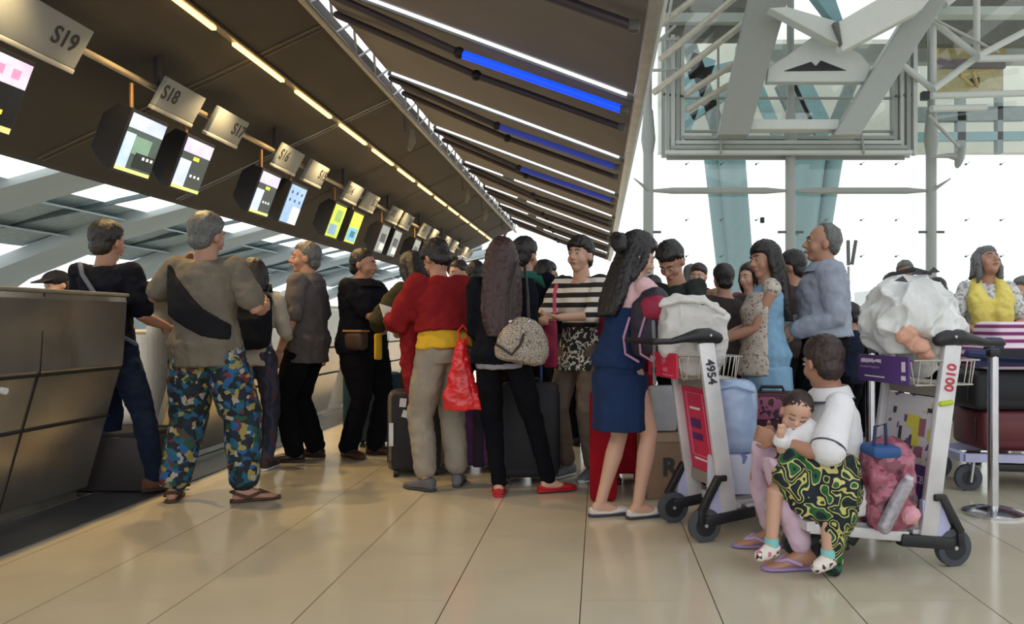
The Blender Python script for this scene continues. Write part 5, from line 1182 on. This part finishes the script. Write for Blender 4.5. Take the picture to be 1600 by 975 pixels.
# long haired woman
c = person('woman with very long dark hair in black jacket, black trousers and red flats', 784, 774, 1.60, 4, 'b', .95, fem=True, head=(6, 5, 0), feet=((-.02, 0, .0), (.31, .06)), hands=((-.12, .28, 1.0), (.14, .26, 1.02)), poles=((-.3, -1, -.8), (.3, -1, -.7)),
           top=[('blouse', cloth('pale grey blouse', (150, 150, 160)), {'hem': .84, 'sleeve': 0, 'loose': .014, 'flare': .015}), ('jacket', cloth('black jacket', (17, 21, 29)), {'hem': .875, 'sleeve': .95, 'loose': .026, 'flare': .014, 'name': 'jacket', 'srad': 1.35})],
           bottom=('pants', c_blk2, {'loose': .008, 'rhem': .05}), shoes=('flat', mat('red shoe', (176, 24, 38), .5)), hair=('long', H_red, 1.08, .56), footyaw=(2, -70))
t = empty('shoulder_bag', world_of(c, (.13, -.21, .90)), R(4), 'grey snake print shoulder bag on the back of the long haired woman', 'handbag')
s = MB(); n = 24; rg = []
for z, rx, ry in ((-.015, .10, .04), (.0, .150, .075), (.06, .165, .085), (.14, .150, .075), (.22, .10, .05), (.26, .05, .025)):
    rg.append([V((rx * math.cos(2 * math.pi * k / n) , ry * math.sin(2 * math.pi * k / n), z)) for k in range(n)])
s.loft(rg); s.xf(Matrix.Rotation(R(9), 4, 'Y')).build('body', m_snake, t, remesh=.009, smooth=2, disp=(.02, .07))
MB().tube([(-.06, -.02, .24), (-.06, .03, .42), (-.02, .10, .60), (.02, .18, .58), (.04, .10, .40), (.05, 0, .22)], .010, 8).build('handle', mat('dark leather strap', (40, 36, 38), .5), t)
MB().tube([(-.14, -.07, .10), (-.05, -.10, .04), (.0, -.095, .10), (.02, -.09, .16)], .008, 8).build('side_strap', MATS['dark leather strap'], t)
for x in (-.06, .05): MB().ell((x, -.03, .235), (.014, .014, .014)).build('ring', M_chrome, t)
# person with green collar
c = person('short haired person with green collar and black top behind the long haired woman', 820, 0, 1.70, -12, 'a', 1.0, Y=5.92, detail=0, head=(-20, 6, 0), top=('top', c_black, {'hem': .84, 'sleeve': .9, 'loose': .022, 'collar': c_green}), bottom=('pants', c_blk2), shoes=('sneaker', M_dark), hair=('short', H_black, 1.10), hands=((-.15, .3, 1.1), (.2, .3, 1.1)), face=False)
sp(c, MB().tube([c['up']((-.13, -.06, 1.395)), c['up']((.0, -.085, 1.41)), c['up']((.13, -.06, 1.39)), c['up']((.17, -.04, 1.33))], [.03, .035, .035, .02], 10), 'green_yoke', c_green)
# dark long haired person facing right
c = person('dark long haired person looking right between the green collar and the striped shirt', 850, 0, 1.58, -60, 'a', 1.0, fem=True, Y=6.6, detail=0, head=(-20, 10, 0), top=('top', c_navy, {'hem': .84, 'sleeve': .9, 'loose': .022}), bottom=('pants', c_blk2), shoes=('sneaker', M_dark), hair=('long', H_black, 1.1, .35), hands=((-.1, .35, 1.1), (.1, .35, 1.1)))
# striped shirt
c = person('young person with bowl fringe in black and white striped top, facing camera', 908, 745, 1.67, 148, 'b', 1.0, fem=True, head=(4, -2, 0), feet=((-.10, 0), (.10, .03)), hands=((-.06, .36, 1.13), (.05, .38, 1.10)), poles=((-1, -.4, -.9), (1, -.4, -.9)),
           top=('shirt', m_stripe, {'hem': 1.06, 'sleeve': .55, 'loose': .024, 'neck': 1.37, 'srad': 1.4}), bottom=('skirt', m_bw, {'hem': .76, 'rhem': .20, 'fold': .01, 'loose': .02, 'waist': 1.10}), shoes=('sneaker', mat('grey shoe', (110, 112, 120), .7), M_white), hair=('fringe', H_black, 1.12), curl=.8, palms=((0, 0, 1), (0, 0, 1)))
b = MB()
for i in (0, 1): b.tube([c['hip'][i], c['hip'][i].lerp(c['knee'][i], .5), c['knee'][i], c['ank'][i].lerp(c['knee'][i], .1)], [.095, .088, .074, .064], 16)
sp(c, b, 'trousers', c_beige, disp=(.016, .07))
t = empty('red_strap_bag', world_of(c, (-.02, .40, .98)), R(150), 'crimson cloth pouch hanging from the hands of the person in stripes', 'bag')
MB().rbox((0, 0, -.03), (.10, .05, .30), .02).build('pouch', mat('crimson cloth', (140, 34, 70), .8), t, disp=(.02, .05)); MB().tube([(-.03, 0, .12), (-.01, -.03, .30), (.02, -.10, .36)], .012, 8).build('strap', mat('pinkish red strap', (200, 70, 90), .7), t)
# woman in denim pinafore
c = person('woman in navy denim pinafore dress and pink top bending toward trolley 4954', 968, 806, 1.58, -62, 'b', 1.0, fem=True, lean=(10, 0), head=(-10, 18, 0), feet=((-.05, -.10), (.10, .07)), hands=((-.10, .50, 1.12), (.14, .42, 1.06)), poles=((-1, -.4, -.8), (1, -.6, -.8)),
           top=[('blouse', c_pink, {'hem': .90, 'sleeve': .5, 'loose': .016, 'srad': 1.75}), ('bodice', c_denim, {'hem': .88, 'sleeve': 0, 'loose': .018, 'neck': 1.24, 'name': 'pinafore_bodice', 'nostub': 1})],
           bottom=('skirt', c_denim, {'hem': .52, 'rhem': .185, 'fold': .008, 'loose': .034}), shoes=('flat', mat('cream flat', (214, 208, 200), .5), mat('navy sole', (60, 60, 84), .6)), hair=('long', H_black, 1.22, .40), footyaw=(-8, -2))
sp(c, MB().ell(c['Hm'] @ V((-.05, -.12, .05)), (.06, .06, .06)).ell(c['Hm'] @ V((.04, -.13, .02)), (.055, .05, .06)), 'hair_bun', H_black, disp=(.03, .03))
MB().ell(c['Hm'] @ V((-.095, -.06, -.06)), (.012, .02, .012)).xf(Matrix.Scale(c['S'], 4)).build('hair_clip', M_white, c['t'])
t = empty('backpack', (.275, 4.30, .98), R(-20), 'black and crimson backpack with pale piping carried by the denim dress woman', 'backpack')
s = MB(); s.rbox((0, 0, .07), (.20, .17, .34), .07, seg=3); s.ell((.03, 0, .20), (.09, .08, .09)); s.build('body', mat('black nylon', (40, 32, 50), .6), t, remesh=.01, smooth=2, disp=(.02, .07))
MB().rbox((.04, -.02, .17), (.15, .16, .14), .05, seg=3).build('crimson_top', mat('crimson nylon', (150, 24, 62), .6), t, disp=(.02, .06))
for k, x in enumerate((-.085, .0)): MB().tube([(x, -.09, .12), (x - .03, -.095, .02), (x - .02, -.095, -.07), (x + .05, -.09, -.11)], .007, 8).build('piping', mat('mauve piping', (176, 130, 160), .6), t)
MB().tube([(.05, -.10, .10), (.06, -.11, -.05), (.06, -.11, -.22)], .010, 8).build('loose_strap', mat('pale grey strap', (120, 124, 132), .7), t)
# bending person with red skirt
c = person('person with dark hair in dark green grey shirt bending over the white sack', 1010, 0, 1.60, 140, 'a', 1.02, fem=True, Y=5.14, X=.58, lean=(12, 4), head=(10, 38, 0), feet=((-.10, 0), (.12, .02)), hands=((.04, .32, 1.08), (-.05, .30, 1.05)), poles=((-1, -.3, -.7), (1, -.3, -.7)),
           top=('shirt', cloth('dark green grey shirt', (48, 54, 52)), {'hem': .84, 'sleeve': .9, 'loose': .028}), bottom=('pants', c_blk2, {'loose': .02}), shoes=('flat', M_dark), hair=('short', H_black, 1.12))
c = person('person in long crimson skirt standing behind the denim dress woman', 1000, 0, 1.50, 10, 'a', 1.0, fem=True, Y=5.36, X=.20, detail=0, hands=((-.12, .25, 1.0), (.12, .25, 1.0)), top=('top', cloth('wine top', (96, 26, 44)), {'hem': .84, 'sleeve': .9, 'loose': .028}), bottom=('skirt', c_redsk, {'hem': .10, 'rhem': .24, 'fold': .018, 'loose': .02, 'folds': 8}), shoes=('flat', mat('dark red shoe', (110, 24, 36), .5)), hair=('short', H_black, 1.05), face=False)
tag(MB().rbox((.03, 4.85, .33), (.17, .12, .66), .03).build('red_garment_bag', cloth('bright red cloth', (150, 24, 36)), None, disp=(.03, .07)), 'bright red cloth bag behind the bare legs of the denim dress woman', 'bag')
# crowd behind
def crowd(px, Y, topy, yaw, lab, m, hair_, skin='a', fem=False, head=(0, 8, 0), w=1.0, bm=None, top=None, face=None):
    H = CH + (VY - topy) / F * Y - .02
    if face is None: face = abs(((yaw + 180) % 360) - 180) > 50
    return person(lab, px, 0, H, yaw, skin, w, fem=fem, Y=Y, detail=0, head=head, hands=((-.16, .30, 1.02), (.16, .30, 1.04)), top=top or ('top', m, {'hem': .84, 'sleeve': .6, 'loose': .022}), bottom=('pants', bm or c_blk2, {'loose': .015}), shoes=('sneaker', M_dark), hair=hair_, face=face)
crowd(1131, 6.4, 410, 10, 'person in dark brown shirt with rounded dark hair, back to the camera, mid crowd', c_dark, ('short', H_black, 1.12), w=1.15, head=(0, 4, 0))
crowd(1172, 7.2, 408, 130, 'person half hidden left of the floral vest woman, face turned to camera', cloth('pink top', (170, 90, 100)), ('bob', H_brown, 1.05, .1), 'b', True)
crowd(1092, 8.6, 410, 160, 'distant person with brown hair left of the rounded dark head', cloth('tan shirt', (140, 110, 90)), ('short', H_brown, 1.1), 'b')
crowd(1080, 9.3, 412, -20, 'distant person farthest back beside the bending head', c_navy, ('short', H_grey, 1.1), 'b')
crowd(1240, 6.1, 388, 50, 'dark haired man in dark shirt behind the elderly man', c_dark, ('short', H_black, 1.08), head=(10, 6, 0))
crowd(744, 7.2, 404, 20, 'person glimpsed between the red shawl and the long hair', c_dark, ('short', H_black, 1.0))
crowd(718, 8.2, 404, 140, 'distant person just right of the red shawl', cloth('rust shirt', (120, 60, 50)), ('short', H_brown, 1.0), 'b')
crowd(884, 8.2, 432, 180, 'small grey haired person far behind beside the striped shirt', c_grey2, ('short', H_grey, 1.05), 'b')
crowd(858, 8.6, 418, -30, 'dark haired person second behind the green collar', c_black, ('short', H_black, 1.05))
crowd(938, 7.5, 427, 30, 'person in dark top hidden between stripes and denim dress', c_dark, ('short', H_black, 1.05))
crowd(1396, 7.0, 424, 15, 'dark haired person behind the huge plastic bag, left head', c_navy, ('short', H_black, 1.1))
crowd(1414, 8.6, 404, 170, 'taller person behind the huge plastic bag', c_grey2, ('short', H_grey, 1.0), 'c')
crowd(1464, 8.0, 432, 30, 'dark haired person behind the right side of the plastic bag', c_black, ('bob', H_black, 1.1, .08))
crowd(1342, 7.5, 478, 20, 'short dark haired person between elderly man and plastic bag', c_black, ('bob', H_black, 1.1, .1))
crowd(1496, 8.8, 458, 40, 'short person in dark clothing beside the yellow scarf woman', c_dark, ('short', H_brown, 1.1))
crowd(1600, 7.2, 430, 100, 'person in crimson top cut by the right edge', cloth('crimson top', (150, 50, 70)), ('short', H_grey, 1.1), 'b')
crowd(430, 7.2, 436, 100, 'person in dark jacket seen between backpack and grey shirt', c_dark, ('short', H_black, 1.05)) if False else None
for q, (px_, Y_, ty_, yw_, m_) in enumerate(((672, 7.4, 425, 20, c_dark), (790, 7.8, 420, -15, c_black), (915, 7.0, 430, 10, c_navy), (968, 6.7, 425, 160, c_dark), (1062, 6.7, 430, 30, c_black), (1020, 7.3, 428, -30, c_dark), (1290, 6.7, 432, 20, c_black), (1218, 7.6, 430, 15, c_dark), (1330, 6.2, 470, 40, c_navy))):
    crowd(px_, Y_, ty_, yw_, ['dark clothed person behind the red shawl woman', 'dark clothed person behind the snake print bag', 'dark clothed person right behind the striped top', 'dark clothed person behind the denim pinafore', 'dark clothed person behind the white sack', 'dark clothed person farther behind the bending person', 'dark clothed person behind the elderly man', 'dark clothed person behind the floral vest', 'short dark clothed person left of the plastic bag'][q], m_, ('short', H_black, 1.08))
# employee behind the counter
c = person('check-in clerk in a dark cap behind the left steel counter', 88, 0, 1.50, 200, 'b', 1.0, Y=6.6, detail=0, head=(-35, 12, 0), top=('uniform', cloth('purple grey uniform', (80, 70, 96)), {'sleeve': .8, 'loose': .02}), bottom=('pants', c_blk2), shoes=('sneaker', M_dark), hair=('short', H_black, 1.0), hands=((-.2, .32, 1.08), (.2, .32, 1.08)))
s = MB().ell((0, -.012, .055), (.094, .110, .072)).rbox((0, .125, .055), (.13, .11, .014), .006, Matrix.Rotation(-.12, 3, 'X')); s.xf(Matrix.Scale(c['S'], 4) @ c['Hm']).build('cap', cloth('dark cap', (44, 46, 52)), c['t'], remesh=.007, smooth=1)
# floral vest woman
m_split = m_vest
c = person('woman with long dark hair in cream floral vest over pale blue dress, hands clasped', 1198, 0, 1.585, 92, 'a', 1.04, fem=True, Y=5.05, head=(26, 2, 6), feet=((-.10, 0), (.10, 0)), hands=((-.04, .33, 1.03), (.05, .34, 1.02)), poles=((-.3, -1, -.7), (.3, -1, -.7)),
           top=[('dress_top', c_lblue, {'hem': .84, 'sleeve': 0, 'loose': .022, 'flare': .01, 'name': 'dress_bodice', 'nostub': 1})], bottom=('skirt', c_lblue, {'hem': .52, 'rhem': .22, 'fold': .016, 'loose': .035, 'folds': 10}), shoes=('flat', M_dark), hair=('long_fringe', H_black, 1.12, .42), palms=((1, 0, 0), (-1, 0, 0)), curl=1.0)
s = MB(); n = 20; rg = []
for z, a, bb in ((.80, .184, .160), (.86, .178, .155), (1.0, .150, .128), (1.12, .140, .118), (1.24, .160, .135), (1.36, .14, .085)):
    ring = []
    for k in range(n + 1):
        th = math.pi * (.04 + .92 * k / n); ring.append(c['up']((a * c['g'] * math.cos(th) * 1.14, (bb * math.sin(th)) * 1.26 + .01, z)))
    for k in range(n, -1, -1):
        th = math.pi * (.04 + .92 * k / n); ring.append(c['up']((a * c['g'] * .98 * math.cos(th) , (bb * math.sin(th)) * .98 + .01, z)))
    rg.append(ring)
s.loft(rg); sp(c, s, 'floral_vest', m_vest, disp=(.012, .07))
for q, sg in ((0, 1), (1, -1)): sp(c, MB().tube([c['sh'][q] + V((.05 * sg, 0, .02)), c['sh'][q] + V((.01 * sg, 0, .0))], [.060, .062], 14), 'cap_sleeve', m_vest)
# elderly man in blue shirt
c = person('tall balding elderly man in pale blue long sleeved shirt and dark trousers', 1288, 0, 1.715, 84, 'a', 1.2, Y=5.15, head=(2, -6, 0), hands=((-.14, .20, 1.02), (.14, .24, 1.02)), poles=((-.3, -1, -.4), (.3, -1, -.4)),
           top=('shirt', c_shirt, {'hem': .98, 'sleeve': .95, 'loose': .035, 'flare': .02, 'srad': 1.25, 'collar': c_shirt, 'crease': .03}), bottom=('pants', c_blk2, {'loose': .025}), shoes=('loafer', M_dark), hair=('balding', H_grey, 1.0), curl=.9)
# yellow scarf woman
c = person('woman in lace sleeved top with a yellow scarf looking up to the right', 1542, 0, 1.66, 168, 'a', 1.05, fem=True, Y=6.2, head=(24, -28, -8), hands=((-.10, .26, 1.04), (.12, .26, 1.02)), poles=((-1, -.5, -.8), (1, -.5, -.8)),
           top=('top', m_knit, {'hem': .84, 'sleeve': .45, 'loose': .02}), bottom=('pants', c_beige), shoes=('flat', M_dark), hair=('bob', H_grey, 1.15, .08))
s = MB()
for sg in (-1, 1):
    s.tube([c['up']((sg * .03, -.06, 1.44)), c['up']((sg * .085, .02, 1.42)), c['up']((sg * .10, .11, 1.30)), c['up']((sg * .075, .15, 1.17)), c['up']((sg * .06, .15, 1.03))], [.035, .045, .07, .085, .07], 12)
s.ell(c['up']((0, .135, 1.15)), (.13, .05, .14))
sp(c, s, 'yellow_scarf', cloth('lemon scarf', (222, 206, 112)), disp=(.035, .06))

# ------------------------------------------------------------------ seated woman with baby
LX, LY = 1.10, 3.66
c = person('short haired woman in white polo and lilac trousers sitting on trolley 0100', 0, 0, 1.60, 92, 'a', 1.12, fem=True, X=LX, Y=LY, pelvis=(0, 0, .315), lean=(6, 0), head=(-66, 10, 4),
           ankles=((-.17, .22, .085), (.20, .28, .085)), kpole=(0, 1, .9), hands=((-.15, .35, .60), (.10, .30, .58)), poles=((-1, -.2, -.9), (1, -.1, -.9)), palms=((1, -.2, 0), (-1, 0, .3)), curl=1.15,
           top=('polo', c_white, {'hem': .86, 'sleeve': .5, 'loose': .024, 'flare': .012, 'collar': c_white, 'crease': .016, 'srad': 1.55}), bottom=('pants', c_lilac, {'loose': .006, 'rhem': .052, 'short': .10}), shoes=('flipflop', mat('lilac sandal', (176, 150, 190), .6), mat('lilac sole', (150, 128, 178), .6)), hair=('fringe', H_brown, 1.03), footyaw=(2, -2))
S_ = c['S']; trim = mat('navy trim', (70, 72, 90), .8)
for i in (0, 1):
    a = c['sh'][i].lerp(c['elb'][i], .84); d = (c['elb'][i] - c['sh'][i]).normalized()
    rr_ = .046 * .88 * (.5 + .5 * 1.12) * 1.55 + .012
    MB().tube([a - d * .004, a + d * .004], [rr_ * 1.04] * 2, 24, False).xf(Matrix.Scale(S_, 4)).build('sleeve_trim', trim, c['t'])
n = 26
MB().loft([c['rr']((0, -.004, 1.388), .136, .119, n), c['rr']((0, -.004, 1.395), .134, .117, n)]).xf(Matrix.Scale(S_, 4)).build('collar_trim', trim, c['t'])
wr = c['wr'][0]; d = (wr - c['elb'][0]).normalized(); u_, w_ = frame(d); p = wr - d * .015
MB().tube([p + (u_ * math.cos(k * .5236) + w_ * math.sin(k * .5236)) * .033 for k in range(13)], .006, 8, False).xf(Matrix.Scale(S_, 4)).build('bracelet', mat('brown beads', (120, 60, 40), .5), c['t'])
# baby
t = empty('person', (.91, 3.50, -.03), 0, 'sleeping baby in white top held against the chest of the seated woman', 'person')
hcb = V((-.035, .03, .705)); HMb = Matrix.Translation(hcb) @ Matrix.Rotation(R(168), 4, 'Z') @ Matrix.Rotation(R(-22), 4, 'X') @ Matrix.Rotation(R(-14), 4, 'Y') @ Matrix.Scale(.80, 4)
bm_ = MB(); hm = MB()
hm.ell((0, -.012, .030), (.080, .096, .088), seg=20, rn=14).ell((0, .022, -.018), (.066, .066, .076), seg=20, rn=14).ell((0, .045, -.075), (.03, .03, .024)).ell((-.040, .046, -.036), (.034, .030, .034)).ell((.040, .046, -.036), (.034, .030, .034)).ell((0, .090, -.020), (.013, .012, .011)).ell((0, .084, -.05), (.018, .012, .010))
for s in (-1, 1): hm.ell((s * .080, -.008, -.008), (.011, .020, .028))
hm.xf(HMb); bm_.add(hm.v, hm.f)
bm_.tube([hcb + V((.02, 0, -.06)), (0, .03, .60), (.01, .04, .52), (.03, .04, .42)], [.035, .07, .085, .085], 16)
arm = [V((-.07, .0, .60)), V((-.12, -.04, .56)), V((-.13, -.07, .62))]
bm_.tube(arm, [.028, .024, .018], 12); bm_.ell(arm[-1] + V((0, -.01, .02)), (.020, .014, .022))
for k in range(4): bm_.tube([arm[-1] + V((-.012 + .009 * k, -.012, .03)), arm[-1] + V((-.012 + .009 * k, -.02, .045)), arm[-1] + V((-.012 + .009 * k, -.012, .052))], .0055, 6)
bm_.tube([arm[-1] + V((.012, -.005, .02)), arm[-1] + V((.024, -.01, .035))], .0055, 6)
bm_.tube([(.07, .0, .60), (.09, -.03, .52), (.05, -.05, .46)], [.028, .024, .018], 12).ell((.04, -.055, .445), (.02, .014, .022))
for pts in (([.0, .0, .42], [-.15, -.05, .37], [-.165, -.06, .17]), ([.05, .0, .42], [.07, -.10, .34], [.06, -.12, .14])):
    bm_.tube(pts, [.052, .040, .026], 14); f = V(pts[2]); bm_.tube([f, f + V((-.01, -.01, -.03)), f + V((-.045, -.03, -.05))], [.026, .024, .018], 10)
bm_.build('body', SKIN['b'], t, remesh=.0055, smooth=2)
hb = MB().ell((0, -.024, .040), (.084, .098, .088), seg=24, rn=14).xf(HMb).build('hair', H_brown, t, remesh=.006, disp=(.01, .01))
for s in (-1, 1):
    MB().tube([(s * .016, .086, .004), (s * .030, .084, .000), (s * .044, .074, .004)], .0028, 6).xf(HMb).build('closed_eye', M_iris, t)
    MB().tube([(s * .016, .088, .030), (s * .046, .076, .030)], .0022, 6).xf(HMb).build('eyebrow', mat('faint brow', (96, 66, 56), .8), t)
MB().ell((0, .094, -.052), (.014, .005, .006)).xf(HMb).build('lips', M_lip, t)
s = MB().tube([(0, .03, .62), (.01, .04, .54), (.03, .04, .44)], [.075, .098, .10], 16).tube([(-.05, .01, .615), (-.10, -.03, .58), (-.125, -.055, .600)], [.045, .042, .034], 12).tube([(.07, .0, .60), (.09, -.03, .53)], [.04, .036], 12)
s.build('baby_top', cloth('white baby top', (222, 222, 226), var=.03), t, remesh=.008, smooth=2, disp=(.012, .04))
M_bs = cells('white shoe with dark print', [(0, (222, 214, 206)), (.75, (70, 44, 60)), (.88, (200, 120, 130))], 60, .6)
for f in ((-.165, -.06, .17), (.06, -.12, .14)):
    f = V(f); sh_ = MB().tube([f + V((.008, .005, -.040)), f + V((-.02, -.012, -.045)), f + V((-.055, -.035, -.055))], [.034, .034, .027], 14).build('shoe', M_bs, t, remesh=.006, smooth=1)
    MB().cyl(f + V((0, 0, .012)), f + V((0, 0, -.025)), .031).build('sock', mat('aqua sock', (130, 196, 196), .8), t)
# patterned wrap over the lap
t = empty('patterned_wrap', (.915, 3.50, 0), 0, 'dark green and gold batik wrap draped over the baby and the seated lap', 'cloth')
s = MB()
s.ell((.07, -.02, .42), (.155, .10, .13)); s.ell((-.06, -.02, .43), (.10, .10, .10)); s.ell((.13, .0, .36), (.11, .10, .14)); s.ell((-.06, .0, .52), (.07, .09, .05), Matrix.Rotation(.3, 3, 'Y'))
s.tube([(-.08, -.04, .42), (-.02, -.06, .33), (.05, -.09, .27)], [.09, .085, .06], 14); s.tube([(.10, -.05, .36), (.10, -.08, .24), (.085, -.10, .13), (.08, -.10, .035)], [.12, .085, .045, .038], 14); s.tube([(.17, .0, .36), (.14, -.05, .22), (.10, -.08, .12)], [.08, .05, .03], 12)
s.build('cloth', m_wrap, t, remesh=.008, smooth=3, disp=(.045, .07))
